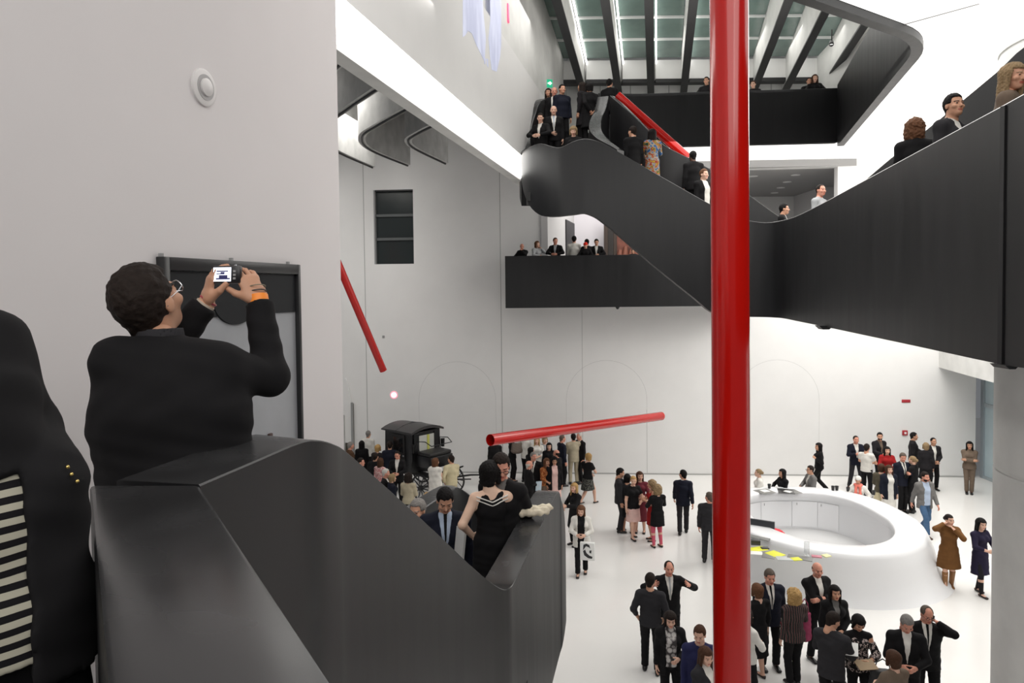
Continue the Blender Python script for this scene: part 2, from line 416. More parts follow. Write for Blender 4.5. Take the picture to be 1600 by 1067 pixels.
# ---- entrance at the right: lowered concrete beam, glass door, round column
bz = G(1467, 574, 0); pb_ = P(1467, 574, (WF @ Vector((W(1467, 574)[0], 0, 0))).y)
zbm = pb_.z
pe = G(1553, 598, zbm)
pf = pb_+(pe-pb_)*2.2
BF = frame(Vector((pb_.x, pb_.y, 0)), Vector((pf.x-pb_.x, pf.y-pb_.y, 0))); bl = (pf-pb_).length
S(box('ceiling_entrance', (-.3, 0, zbm), (bl, 7, zbm+.95), M_conclight, None, BF))
dr0 = WF @ Vector((W(1527, 700)[0], -.0, 0))
DF = frame(dr0, Vector((-.02, -1, 0)))
dg = S(box('door_2', (0.1, .16, .06), (5.2, .2, zbm-.02), mat('entrance_glass', (.42, .52, .56), .08, vary=.1, scale=.8), None, DF))
for x0, x1 in ((0, .16), (1.5, 1.62), (3.0, 3.12), (5.1, 5.25)): box('post', (x0, .1, 0), (x1, .26, zbm), mat('aluminium', (.42, .47, .50), .35, metal=.5), dg, DF)
for z0, z1 in ((0, .1), (2.55, 2.68)): box('rail', (.161, .12, z0), (5.09, .24, z1), MATS['aluminium'], dg, DF)
S(box('wall_right', (0, .3, 0), (20, .6, 11.4), M_white, None, DF))
cp = P(1549, 900, 10.2); cr = 1.35
rd = Vector((cp.x, cp.y, 0)).normalized()
cc = Vector((cp.x, cp.y, 0))+Vector((rd.y, -rd.x, 0))*cr
col = S(lathe('trim_23', [(cr, 0), (cr, 4.25), (cr-.02, 4.26), (cr-.02, 4.30), (cr, 4.31), (cr, 10.05), (cr-.02, 10.06), (cr-.02, 10.10), (cr, 10.11), (cr, 11.39)], M_conclight, None, 64, (cc.x, cc.y, 0)))

# ================================================================== STAIRS AND BRIDGES
CF = 5.25        # floor of the photographer's landing
ZT = 6.366
fs_ = thing('foreground_staircase', 'black steel staircase in the foreground with a folded waist-high parapet', 'staircase', (-.85, 1.92, 3.4))
FI = Matrix.Translation(-Vector(fs_.location))
def loc(o_, pts): return [Matrix.Translation(-Vector(o_.location)) @ Vector(p) for p in pts]
A0, A1, B1, B0 = G(522, 1067, ZT), G(312, 757, ZT), G(140, 757, ZT), G(165, 1067, ZT)
A00 = A0+(A0-A1)*.6; B00 = B0+(B0-B1)*.6
# near leg of the parapet (a bevelled slab)
near = [A00, A1, B1, B00]
o = prism('near_parapet', [p.xy for p in loc(fs_, near)], 4.6-3.4, ZT-3.4, M_steel, fs_); bev(o, .012)
o.data.materials.append(M_steeltop)
for p in o.data.polygons:
    if p.normal.z > .5: p.material_index = 1
st = [(312.6, 757, None), (395, 722, None), (470, 690.5, None), (500, 688, 2.58), (525, 695, 2.72), (545, 708, 2.87), (600, 757, 3.3), (680, 830, 4.05), (740, 887, 4.75), (765, 908, 5.02), (780, 918, 5.16), (790, 921, 5.25), (798, 917, 5.34), (806, 905, 5.55), (835, 845, 6.37), (870, 770, 7.86), (877, 781, 8.1), (881, 797, 8.32), (883.5, 830, 8.5), (884, 880, 8.6)]
tops = [(G(x, y, ZT) if Y is None else P(x, y, Y)) for x, y, Y in st]
bots = []
for i, t in enumerate(tops):
    f = min(1, max(0, (t.y-2.4)/2.6)); zb = 4.55*(1-f)+2.68*f
    if t.y > 8.0: zb = 2.7+(t.y-8.0)*.25
    bots.append(Vector((t.x, t.y, min(zb, t.z-.2))))
rb = ribbon('long_parapet', loc(fs_, tops), loc(fs_, bots), [.27]*6+[.25]*14, M_steel, fs_, side=1, sub=4, ch=.005, mtop=M_steeltop)
# thin welded joint near the turn, landing slabs, steps
box('upper_landing', (-2.6, -1.2, CF-.25-3.4-.0), (.05, .75, CF-3.4), mat('dark_rubber', (.03, .03, .03), .8), fs_)
lowz = 3.52
box('lower_landing', (-1.75, 3.2, lowz-.25-3.4), (.95, 5.45, lowz-3.4), MATS['dark_rubber'], fs_)
for i in range(6):
    box('step', (-1.75, 5.45+i*.29, lowz-(i+1)*.165-.3-3.4), (1.1, 5.75+i*.29, lowz-(i+1)*.165-3.4), MATS['dark_rubber'], fs_)
ns = 9
for i in range(ns):
    z = CF-(i+1)*(CF-lowz)/(ns+1); y0 = 2.9+i*.25
    xa = -1.32+.2*(y0-2.9)
    box('step', (xa-1.4+.85, y0-1.92, z-.30-3.4), (xa+.3+.85, y0+.27-1.92, z-3.4), MATS['dark_rubber'], fs_)
lt = [P(640, 812, 8.4), P(672, 787, 8.8), P(708, 764.5, 9.4), P(722, 764.5, 9.6), P(748, 786, 9.7)]
ribbon('left_parapet', loc(fs_, lt), loc(fs_, [Vector((p.x, p.y, 2.1)) for p in lt]), .26, M_steel, fs_, side=1, sub=4, mtop=M_steeltop)

# ---- bridge at the right and flight up to the left landing
hs = thing('suspended_staircase', 'black steel bridge and flight of stairs crossing the hall overhead with a bulging left end', 'staircase', (5, 16, 6.2))
s_ = [(1700, 94, 591, 4.5), (1568, 163, 569, 5.5), (1440, 232.5, 542, 7.15), (1340, 287, 521, 9.7), (1285, 317, 509.5, 12.0), (1245, 337, 501.5, 14.2), (1222, 344, 497, 15.6), (1196, 347.5, 495.5, 16.1), (1165, 343, 495, 16.3), (1135, 331, 494, 16.3), (1112, 320, 488, 16.3), (1085, 305, 466, 16.3), (1020, 268, 414, 16.3), (968, 238, 369, 16.3), (945, 225, 350, 16.3), (928, 218.5, 338, 16.3), (912, 216.5, 333, 16.3), (895, 221, 335, 16.35), (876, 230, 337, 16.4), (862, 228.5, 338, 16.5), (845, 224, 337, 16.65), (830, 228, 326, 16.9), (820, 234, 308, 17.3), (815.5, 238, 290, 17.9), (813, 232, 272, 18.6)]
tp = [P(a, b, Y) for a, b, c, Y in s_]; bt = [zz(P(a, b, Y), P(a, c, Y).z) for a, b, c, Y in s_]
ex = (tp[0]-tp[1]); ex.z = 0; ex = ex.normalized()*4.5
tp.insert(0, tp[0]+ex); bt.insert(0, bt[0]+ex)
ribbon('near_parapet', loc(hs, tp), loc(hs, bt), .22, M_steel, hs, side=-1, sub=3, mtop=M_steeltop)
# panel joint on the bridge and small hanging brackets
p = P(1568, 166, 5.485); q = P(1568.5, 571, 5.485)
box('joint', (p.x-.012-5, p.y-16-.03, q.z-6.2), (p.x+.012-5, p.y-16+.02, p.z-6.2), M_dark, hs)
for px, py, Y in ((1292, 512.5, 11.6), (1585, 575, 5.35)):
    p = P(px, py, Y)-Vector(hs.location)
    w = 7/1100*Y
    pymesh('bracket', [p+Vector((-w*1.6, .02, w*.5)), p+Vector((w*1.6, .02, w*.5)), p+Vector((w*.7, .02, -w*.35)), p+Vector((-w*.7, .02, -w*.35)), p+Vector((-w*1.6, .2, w*.5)), p+Vector((w*1.6, .2, w*.5)), p+Vector((w*.7, .2, -w*.35)), p+Vector((-w*.7, .2, -w*.35))],
           [(0, 3, 2, 1), (4, 5, 6, 7), (0, 1, 5, 4), (1, 2, 6, 5), (2, 3, 7, 6), (3, 0, 4, 7)], M_dark, hs)
# far parapet of the bridge (higher, behind the heads); its shade is put into a duller black
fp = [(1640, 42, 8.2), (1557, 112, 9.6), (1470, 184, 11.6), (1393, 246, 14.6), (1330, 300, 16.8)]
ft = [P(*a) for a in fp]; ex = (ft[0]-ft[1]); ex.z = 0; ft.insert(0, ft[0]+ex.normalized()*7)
ribbon('far_parapet', loc(hs, ft), loc(hs, [zz(p, 7.0) for p in ft]), .2, mat('shaded_black_steel', (.010, .010, .0105), .75, spec=.15), hs, side=-1, sub=3)
# bridge deck
def mid(a, b, t): return a.lerp(b, t)
dk = [zz(tp[0], 0)+Vector((.25, .1, 0)), zz(tp[1], 0)+Vector((.25, .1, 0)), zz(tp[2], 0)+Vector((.25, .1, 0)), zz(tp[4], 0)+Vector((.25, .1, 0)), zz(tp[6], 0)+Vector((.25, .1, 0)), zz(ft[5], 0), zz(ft[4], 0), zz(ft[2], 0), zz(ft[1], 0), zz(ft[0], 0)]
prism('bridge_deck', [v.xy for v in loc(hs, dk)], 7.0-6.2, 7.2-6.2, MATS['dark_rubber'], hs)
# inner (far) parapet of the flight with the strip that curls up to the landing
ip = [(953, 149, 19.4), (975, 168, 19.0), (1005, 196, 18.6), (1037, 226, 18.4), (1075, 246, 18.3), (1113, 266, 18.2), (1160, 297, 18.1), (1200, 326, 18.0), (1222, 341, 17.9)]
it = [P(*a) for a in ip]
ribbon('flight_far_parapet', loc(hs, it), loc(hs, [zz(p, p.z-2.1) for p in it]), .2, M_steel, hs, side=1, sub=3, mtop=M_steeltop)
cu = [(951, 150, 19.2), (947, 168, 18.8), (940, 186, 18.3), (940, 203, 17.7), (953, 220, 17.2), (975, 236, 16.9)]
ct = [P(*a) for a in cu]
ribbon('landing_parapet', loc(hs, ct), loc(hs, [zz(p, p.z-1.9) for p in ct]), .3, M_steel, hs, side=-1, sub=4, mtop=M_steeltop)
lp = [(814, 232, 18.6), (811, 218, 19.0), (814, 200, 19.4), (822, 178, 19.8), (831, 160, 20.1), (843, 155, 20.6)]
lt2 = [P(*a) for a in lp]
ribbon('landing_left_parapet', loc(hs, lt2), loc(hs, [zz(p, p.z-1.5) for p in lt2]), .3, M_steel, hs, side=-1, sub=4, mtop=M_steeltop)
# treads of the flight, and the landing stairs that climb to the top floor
for i in range(13):
    t = i/12; px = 1150-t*215; ztop = P(px, 343-t*125, 16.3).z-1.08
    a = P(px, 300, 17.2)
    box('tread', (a.x-.2-5, 16.6-16, ztop-.2-6.2), (a.x+.2-5, 17.95-16, ztop-6.2), MATS['dark_rubber'], hs)
box('landing', (P(822, 200, 17.5)[0]-5, 16.95-16, 9.0-6.2), (P(930, 200, 17.5)[0]-5, 18.0-16, 9.2-6.2), MATS['dark_rubber'], hs)
for i in range(14):
    y0 = 18.0+i*.24; z = 9.2+(i+1)*.165
    box('landing_tread', (P(845, 200, y0)[0]-5, y0-16, z-.4-6.2), (P(938, 200, y0)[0]-5, y0+.25-16, z-6.2), MATS['dark_rubber'], hs)
# ---- balcony of the gallery on the back wall
bl_ = thing('gallery_balcony', 'flat black steel balcony box on the white back wall, people leaning on it', 'balcony', (3, 24, 6.2))
YB = 24.3
pL, pR = P(789, 400, YB), P(1165, 393, YB-.1)
zB0, zB1 = P(789, 481.5, YB).z, pL.z
ribbon('front_panel', loc(bl_, [zz(pL, zB1), zz(pR, zB1)]), loc(bl_, [zz(pL, zB0), zz(pR, zB0)]), .16, M_steel, bl_, side=1, sub=1)
box('end_panel', (pL.x-3, pL.y+.165-24, zB0-6.2), (pL.x+.16-3, 25.4-24, zB1-6.2), M_steel, bl_)
box('soffit', (pL.x+.165-3, pL.y+.2-24, zB0-6.2+.01), (pR.x-3, 25.3-24, zB0+.2-6.2), M_steel, bl_)
box('deck', (pL.x+.17-3, pL.y+.17-24, 6.9-6.2), (pR.x-3, 25.3-24, 7.04-6.2), MATS['dark_rubber'], bl_)
p = P(965, 480, YB+.1)
lathe('bracket', [(.10, .05), (.03, -.06)], M_dark, bl_, 10, (p.x-3, p.y-24, zB0-6.2-.02))

# ================================================================== FIGURES: bodies and clothes grown as smooth distance fields
F32 = np.float32
def V3(*a): return np.array(a, F32)
EDGES = [((0,0,0),(1,0,0)),((0,1,0),(1,1,0)),((0,0,1),(1,0,1)),((0,1,1),(1,1,1)),((0,0,0),(0,1,0)),((1,0,0),(1,1,0)),
         ((0,0,1),(0,1,1)),((1,0,1),(1,1,1)),((0,0,0),(0,0,1)),((1,0,0),(1,0,1)),((0,1,0),(0,1,1)),((1,1,0),(1,1,1))]
def surfnet(v, org, h):
    s = v < 0; nx, ny, nz = v.shape
    c = np.zeros((nx-1, ny-1, nz-1), np.int8)
    for i in (0, 1):
        for j in (0, 1):
            for k in (0, 1): c += s[i:nx-1+i, j:ny-1+j, k:nz-1+k]
    act = (c > 0) & (c < 8); cells = np.argwhere(act); n = len(cells)
    if n == 0: return np.zeros((0, 3), F32), np.zeros((0, 4), np.int32)
    idx = -np.ones(act.shape, np.int32); idx[act] = np.arange(n)
    pos = np.zeros((n, 3), F32); cnt = np.zeros(n, F32)
    for a, b in EDGES:
        ia = cells+np.array(a); ib = cells+np.array(b)
        va = v[ia[:, 0], ia[:, 1], ia[:, 2]]; vb = v[ib[:, 0], ib[:, 1], ib[:, 2]]
        m = (va < 0) != (vb < 0); t = np.where(m, va/(va-vb+1e-12), 0).astype(F32)
        pos += m[:, None]*(np.array(a, F32)+t[:, None]*(np.array(b, F32)-np.array(a, F32))); cnt += m
    verts = (cells+pos/cnt[:, None])*h+np.array(org, F32)
    fl = []
    for ax in range(3):
        o1, o2 = [(1, 2), (2, 0), (0, 1)][ax]
        sl0 = [slice(None)]*3; sl1 = [slice(None)]*3; sl0[ax] = slice(0, -1); sl1[ax] = slice(1, None)
        a, b = s[tuple(sl0)], s[tuple(sl1)]
        e = np.argwhere(a != b)
        ok = (e[:, o1] > 0) & (e[:, o2] > 0) & (e[:, o1] < v.shape[o1]-1) & (e[:, o2] < v.shape[o2]-1); e = e[ok]
        if not len(e): continue
        ins = a[e[:, 0], e[:, 1], e[:, 2]]
        def cell(d1, d2):
            q = e.copy(); q[:, o1] += d1; q[:, o2] += d2; return idx[q[:, 0], q[:, 1], q[:, 2]]
        q = np.stack([cell(-1, -1), cell(0, -1), cell(0, 0), cell(-1, 0)], 1)
        q[~ins] = q[~ins][:, ::-1]; fl.append(q)
    return verts, (np.concatenate(fl) if fl else np.zeros((0, 4), np.int32))
class SDF:
    def __init__(s, k=.02): s.p = []; s.k = k
    def add(s, f, lo, hi, k=None, op=0): s.p.append((f, np.minimum(lo, hi), np.maximum(lo, hi), s.k if k is None else k, op)); return s
    def cap(s, a, b, ra, rb, k=None, op=0, flat=0, flata=0):
        a, b = np.array(a, F32), np.array(b, F32); ab = b-a; L = float(np.linalg.norm(ab))+1e-6; u = ab/L
        def f(x, y, z):
            px, py, pz = x-a[0], y-a[1], z-a[2]
            t = (px*u[0]+py*u[1]+pz*u[2]); tc = np.clip(t, 0, L)
            d = np.sqrt((px-u[0]*tc)**2+(py-u[1]*tc)**2+(pz-u[2]*tc)**2)-(ra+(rb-ra)*tc/L)
            if flat: d = np.maximum(d, t-L)
            if flata: d = np.maximum(d, -t)
            return d
        r = max(ra, rb); return s.add(f, np.minimum(a, b)-r, np.maximum(a, b)+r, k, op)
    def ecap(s, a, b, wa, wb, R=(1, 0, 0), k=None, op=0, flat=0, flata=0):
        a, b, R = np.array(a, F32), np.array(b, F32), np.array(R, F32); ab = b-a; L = float(np.linalg.norm(ab))+1e-6; u = ab/L
        R = R-u*np.dot(R, u); R = R/np.linalg.norm(R); Fv = np.cross(u, R)
        def f(x, y, z):
            px, py, pz = x-a[0], y-a[1], z-a[2]
            t = px*u[0]+py*u[1]+pz*u[2]; tc = np.clip(t, 0, L); g = tc/L
            wx = wa[0]+(wb[0]-wa[0])*g; wy = wa[1]+(wb[1]-wa[1])*g
            qr = (px*R[0]+py*R[1]+pz*R[2])/wx; qf = (px*Fv[0]+py*Fv[1]+pz*Fv[2])/wy; qu = (t-tc)/np.minimum(wx, wy)
            n = np.sqrt(qr*qr+qf*qf+qu*qu)+1e-6
            d = (n-1)*np.minimum(wx, wy)
            if flat: d = np.maximum(d, t-L)
            if flata: d = np.maximum(d, -t)
            return d
        r = max(wa+wb) if isinstance(wa, tuple) else .3
        return s.add(f, np.minimum(a, b)-r, np.maximum(a, b)+r, k, op)
    def ell(s, c, r, M=None, k=None, op=0):
        c, r = np.array(c, F32), np.array(r, F32); M = np.eye(3, dtype=F32) if M is None else np.array(M, F32)
        def f(x, y, z):
            px, py, pz = x-c[0], y-c[1], z-c[2]
            q = [(px*M[0][i]+py*M[1][i]+pz*M[2][i])/r[i] for i in range(3)]
            n = np.sqrt(q[0]**2+q[1]**2+q[2]**2)+1e-6
            n2 = np.sqrt((q[0]/r[0])**2+(q[1]/r[1])**2+(q[2]/r[2])**2)+1e-6
            return n*(n-1)/n2
        m = float(r.max()); return s.add(f, c-m, c+m, k, op)
    def mesh(s, h, noise=None):
        un = [p for p in s.p if p[4] == 0]
        lo = np.min([p[1] for p in un], 0)-2.5*h; hi = np.max([p[2] for p in un], 0)+2.5*h
        n = np.ceil((hi-lo)/h).astype(int)+1
        ax = [(lo[i]+np.arange(n[i])*h).astype(F32) for i in range(3)]
        v = np.full(tuple(n), .3, F32)
        for f, l, u, k, op in s.p:
            e = k+2.5*h
            i0 = np.maximum(0, np.floor((l-e-lo)/h).astype(int)); i1 = np.minimum(n, np.ceil((u+e-lo)/h).astype(int)+1)
            if (i1 <= i0).any(): continue
            sl = tuple(slice(a, b) for a, b in zip(i0, i1))
            d = f(ax[0][i0[0]:i1[0], None, None], ax[1][None, i0[1]:i1[1], None], ax[2][None, None, i0[2]:i1[2]])
            w = v[sl]
            if op == 0:
                hh = np.maximum(k-np.abs(w-d), 0)/max(k, 1e-5); v[sl] = np.minimum(w, d)-hh*hh*k*.25
            elif op == 1:
                d = -d; hh = np.maximum(k-np.abs(w-d), 0)/max(k, 1e-5); v[sl] = np.maximum(w, d)+hh*hh*k*.25
            else: v[sl] = np.maximum(w, d)
        if noise is not None: v += noise(ax[0][:, None, None], ax[1][None, :, None], ax[2][None, None, :]).astype(F32)
        return surfnet(v, lo, h)
def fastmesh(name, v, f, mats=(), mi=None):
    me = bpy.data.meshes.new(name); nf = len(f)
    me.vertices.add(len(v)); me.vertices.foreach_set('co', np.ascontiguousarray(v, F32).ravel())
    me.loops.add(nf*4); me.loops.foreach_set('vertex_index', np.ascontiguousarray(f, np.int32).ravel())
    me.polygons.add(nf); me.polygons.foreach_set('loop_start', np.arange(0, nf*4, 4, dtype=np.int32))
    me.polygons.foreach_set('use_smooth', np.ones(nf, bool))
    for m in mats: me.materials.append(m)
    if mi is not None: me.polygons.foreach_set('material_index', np.ascontiguousarray(mi, np.int32))
    me.update(calc_edges=True); return me

# ---------- prototypes: head (centre of the skull at the origin, facing +Y), hair, hands
PROTO = {}
def head_proto(sex, h):
    key = ('head', sex, h)
    if key in PROTO: return PROTO[key]
    m = sex == 'm'; s = SDF(.02)
    s.ell((0, -.012, .030), (.076, .098, .088)); s.ell((0, .022, -.040), (.059 if m else .055, .070, .078), k=.03)
    s.ell((0, .058, -.088), (.030 if m else .024, .030, .022), k=.025)
    s.cap((0, -.025, -.05), (0, -.042, -.165), .056 if m else .048, .060 if m else .052, k=.02)
    for e in (-1, 1):
        s.ell((e*.032, .088, .006), (.020, .016, .013), k=.014, op=1)
        s.ell((e*.043, .062, -.022), (.024, .024, .020), k=.02)
        s.ell((e*.032, .077, .006), (.0145, .013, .0125), k=.003)
        s.ell((e*.078, -.006, -.004), (.009, .021, .031), k=.006)
        s.cap((e*.016, .088, .027), (e*.046, .078, .026), .007, .005, k=.012)
    s.cap((0, .083, .010), (0, .108, -.026), .008, .0125, k=.012); s.ell((0, .094, -.030), (.017, .012, .009), k=.008)
    s.cap((-.018, .083, -.057), (.018, .083, -.057), .0065, .0065, k=.006); s.ell((0, .084, -.066), (.018, .009, .006), k=.006)
    v, f = s.mesh(h)
    c = v[f].mean(1); mi = np.zeros(len(f), np.int32)
    for e in (-1, 1):
        mi[(np.hypot(c[:, 0]-e*.032, (c[:, 2]-.006)*1.5) < .0105) & (c[:, 1] > .07)] = 2
        mi[(np.abs(c[:, 0]-e*.032) < .018) & (np.abs(c[:, 2]-.027) < .0042) & (c[:, 1] > .06)] = 3
    mi[(np.abs(c[:, 0]) < .024) & (np.abs(c[:, 2]+.0615) < .010) & (c[:, 1] > .068)] = 1
    PROTO[key] = (v, f, mi); return PROTO[key]
def hair_proto(style, h):
    key = ('hair', style, h)
    if key in PROTO: return PROTO[key]
    s = SDF(.02)
    face = lambda s, zt=.062, y0=.042, w=.066: s.add(lambda x, y, z: np.maximum(np.maximum(np.abs(x)-w, y0-y), z-zt), V3(-w, y0, -.5), V3(w, .3, zt), k=.018, op=1)
    def below(zc, y0, y1=.3): s.add(lambda x, y, z: np.maximum(z-zc, y0-y)+0*x, V3(-.2, y0, -.5), V3(.2, y1, zc), k=.012, op=1)
    big = V3(-.2, -.2, -.2), V3(.2, .2, .2)
    nz = lambda a: (lambda x, y, z: a*np.sin(x*150+2*np.sin(z*70))*np.sin(y*120+1.3)*np.sin(z*95+x*40))
    no = nz(.0025 if h > .007 else .0045)
    if style in ('short', 'receding', 'crop'):
        g = .011 if style == 'short' else .006
        s.ell((0, -.014, .034), (.076+g, .098+g, .088+g+(.006 if style == 'short' else 0))); s.cap((0, -.05, -.02), (0, -.062, -.085), .052, .042)
        face(s, .074 if style == 'short' else .088, .046)
        if style == 'receding': s.ell((0, .075, .11), (.062, .075, .055), k=.012, op=1)
        below(.018, -.004); below(-.085, -.3)
    elif style == 'bald':
        s.ell((0, -.016, .010), (.083, .104, .062)); s.cap((0, -.055, -.02), (0, -.062, -.075), .048, .040)
        s.add(lambda x, y, z: z-.052+0*x+0*y, V3(-.2, -.3, .05), V3(.2, .3, .2), k=.01, op=2) if False else None
        s.ell((0, .02, .105), (.12, .15, .062), k=.012, op=1); face(s, .2, .02); below(.016, -.004)
    elif style in ('long', 'bob', 'straight'):
        zl = {'long': -.30, 'bob': -.075, 'straight': -.24}[style]
        s.ell((0, -.014, .036), (.092, .112, .100))
        s.ecap((0, -.045, .03), (0, -.062, zl), (.098, .075), (.092 if style != 'bob' else .084, .052 if style != 'bob' else .046), k=.03)
        for e in (-1, 1): s.cap((e*.076, .012, .04), (e*.083, .012, max(zl, -.2)), .026, .024, k=.02)
        face(s, .060 if style != 'bob' else .048, .030, .064); below(-.06, .045)
        s.cap((0, .02, -.06), (0, -.0, -.2), .062, .062, k=.01, op=1)
    elif style == 'curly':
        s.ell((0, -.022, .034), (.108, .122, .104)); s.ell((0, -.045, -.055), (.120, .090, .115), k=.05); s.ell((.05, -.03, -.12), (.06, .06, .06), k=.03); s.ell((-.055, -.04, -.105), (.06, .06, .06), k=.03)
        face(s, .052, .020, .064); s.cap((0, .03, -.06), (0, .02, -.2), .060, .06, k=.01, op=1); no = lambda x, y, z: .009*np.sin(x*85+2*np.sin(z*40))*np.sin(y*80+1.3)*np.sin(z*75+x*30)+.006*np.sin(x*38+z*30)*np.sin(y*44-z*21)
    elif style == 'bun':
        s.ell((0, -.014, .034), (.084, .106, .096)); s.ell((0, -.12, .01), (.045, .04, .045), k=.012); face(s, .066, .040, .066); below(.014, .01); below(-.075, -.3)
    elif style == 'cap':
        s.ell((0, -.012, .045), (.088, .108, .090)); below(.03, -.3)
    v, f = s.mesh(h, no)
    PROTO[key] = (v, f); return PROTO[key]
def hand_proto(pose, h):
    """wrist at origin, fingers along +X, palm towards -Z, thumb on the +Y side (a left hand seen from its back is mirrored by flipping Y)"""
    key = ('hand', pose, h)
    if key in PROTO: return PROTO[key]
    s = SDF(.008)
    curl = {'relaxed': (18, 30, 22), 'grip': (55, 75, 45), 'open': (4, 8, 6), 'camera': (20, 38, 24)}[pose]
    spread = {'open': 9, 'relaxed': 3, 'grip': 1, 'camera': 4}[pose]
    s.ecap((-.03, 0, 0), (.03, 0, 0), (.026, .020), (.034, .016), R=(0, 1, 0)); s.ecap((.02, 0, 0), (.085, .002, -.002), (.034, .016), (.041, .0125), R=(0, 1, 0), k=.015)
    rr = max(.0085, h*1.05)
    for j, (y, L, sp) in enumerate(((.031, .072, 1), (.0105, .080, .3), (-.0105, .075, -.4), (-.030, .059, -1.2))):
        p = np.array((.085-(.008 if j == 3 else 0), y, -.001)); ang = 0; yaw = math.radians(spread*sp)
        for q in range(3):
            ang += math.radians(curl[q]*(1 if j else .8)); l = L*(.45, .30, .25)[q]
            d = np.array((math.cos(ang)*math.cos(yaw), math.cos(ang)*math.sin(yaw), -math.sin(ang)))
            s.cap(p, p+d*l, rr*(1-.08*q), rr*(1-.08*(q+1)), k=.004); p = p+d*l
    if pose == 'open': t = [(.018, .024, -.004), (.05, .058, -.012), (.078, .078, -.016)]
    elif pose == 'grip': t = [(.018, .024, -.006), (.052, .044, -.032), (.078, .030, -.055)]
    else: t = [(.018, .024, -.006), (.050, .050, -.026), (.078, .060, -.042)]
    s.cap(t[0], t[1], .0150, .0118, k=.012); s.cap(t[1], t[2], .0115, .0095, k=.004)
    v, f = s.mesh(h); PROTO[key] = (v, f); return PROTO[key]

# ---------- materials for people
def cmat(name, c, rough=.85): return mat('cloth_'+name, rgb(*c), rough, vary=.10, scale=9, spec=.25)
CL = dict(black=(17, 16, 18), dark=(30, 28, 31), charcoal=(44, 43, 46), navy=(21, 24, 38), indigo=(38, 40, 78), grey=(112, 110, 108), white=(222, 219, 212), cream=(205, 194, 160),
          beige=(176, 166, 143), brown=(82, 58, 40), tan=(112, 76, 40), taupe=(110, 95, 82), pink=(226, 190, 182), red=(150, 28, 30), burgundy=(105, 40, 50), purple=(36, 31, 54),
          jeans=(70, 98, 130), lightblue=(176, 190, 210), orange=(190, 110, 60), olive=(86, 80, 66), palegrey=(168, 170, 172), hotpink=(205, 92, 110), rose=(160, 70, 100))
def cl(n):
    if n in PAT: return PAT[n]()
    return cmat(n, CL[n])
def pattern(name, kind, cols, scale):
    if name in MATS: return MATS[name]
    m = mat(name, (.5, .5, .5), .8, spec=.25); nt = m.node_tree; b = nt.nodes['Principled BSDF']
    tc = nt.nodes.new('ShaderNodeTexCoord'); rp = nt.nodes.new('ShaderNodeValToRGB'); rp.color_ramp.interpolation = 'CONSTANT'
    e = rp.color_ramp.elements
    while len(e) < len(cols): e.new(.5)
    for i, (p, c) in enumerate(cols): e[i].position = p; e[i].color = (*rgb(*c), 1)
    if kind == 'stripe':
        t = nt.nodes.new('ShaderNodeTexWave'); t.inputs['Scale'].default_value = scale; t.bands_direction = 'Z'; t.inputs['Distortion'].default_value = .6; t.inputs['Detail'].default_value = 1
    elif kind == 'vstripe':
        t = nt.nodes.new('ShaderNodeTexWave'); t.inputs['Scale'].default_value = scale; t.bands_direction = 'X'; t.inputs['Distortion'].default_value = .8
    elif kind == 'voronoi':
        t = nt.nodes.new('ShaderNodeTexVoronoi'); t.inputs['Scale'].default_value = scale
    else:
        t = nt.nodes.new('ShaderNodeTexNoise'); t.inputs['Scale'].default_value = scale; t.inputs['Detail'].default_value = 3
    nt.links.new(tc.outputs['Object'], t.inputs['Vector'])
    nt.links.new(t.outputs['Fac'] if kind != 'voronoi' else t.outputs['Distance'], rp.inputs['Fac']); nt.links.new(rp.outputs['Color'], b.inputs['Base Color'])
    return m
PAT = {
 'stripes': lambda: pattern('cloth_broad_stripe', 'stripe', [(0, (12, 10, 14)), (.5, (170, 166, 150))], 11.5),
 'pinstripe': lambda: pattern('cloth_coloured_stripe', 'vstripe', [(0, (24, 22, 24)), (.55, (150, 142, 134)), (.72, (24, 22, 24)), (.985, (140, 50, 60))], 8),
 'floral': lambda: pattern('cloth_black_white_print', 'noise', [(0, (22, 20, 22)), (.52, (180, 165, 160)), (.62, (30, 26, 28))], 22),
 'lines': lambda: pattern('cloth_grey_line_print', 'voronoi', [(0, (205, 202, 198)), (.45, (150, 146, 144)), (.6, (70, 66, 66))], 13),
 'tweed': lambda: pattern('cloth_dark_check_skirt', 'noise', [(0, (30, 30, 30)), (.5, (112, 112, 104)), (.58, (40, 40, 40))], 30),
 'colourful': lambda: pattern('cloth_multicolour_print', 'noise', [(0, (50, 90, 140)), (.42, (150, 146, 132)), (.5, (150, 48, 36)), (.56, (170, 150, 50)), (.62, (50, 74, 66))], 9),
 'pinkprint': lambda: pattern('cloth_pink_print', 'noise', [(0, (190, 130, 130)), (.5, (220, 190, 185)), (.6, (120, 60, 70))], 18),
 'orangeprint': lambda: pattern('cloth_orange_print', 'noise', [(0, (150, 80, 40)), (.5, (190, 130, 80)), (.6, (90, 50, 35))], 16),
}
SK = dict(fair=(222, 178, 155), tan=(205, 155, 128), ruddy=(212, 150, 128), dark=(92, 64, 52), olive=(192, 145, 118), pale=(228, 192, 168))
HC = dict(black=(18, 15, 15), dark=(34, 26, 22), brown=(70, 46, 32), auburn=(98, 66, 46), blond=(176, 142, 92), grey=(128, 124, 120), white=(190, 186, 180), ashblond=(140, 118, 88), greybrown=(92, 82, 74))
def skin_mats(sk, hc):
    c = SK[sk]
    return [mat('skin_'+sk, rgb(*c), .5, vary=.06, scale=14, spec=.35), mat('lips_'+sk, rgb(c[0]*.86, c[1]*.62, c[2]*.62), .45), mat('eye_dark', (.055, .04, .035), .25), mat('brow_'+hc, rgb(*[x*.85+18 for x in HC[hc]]), .8)]
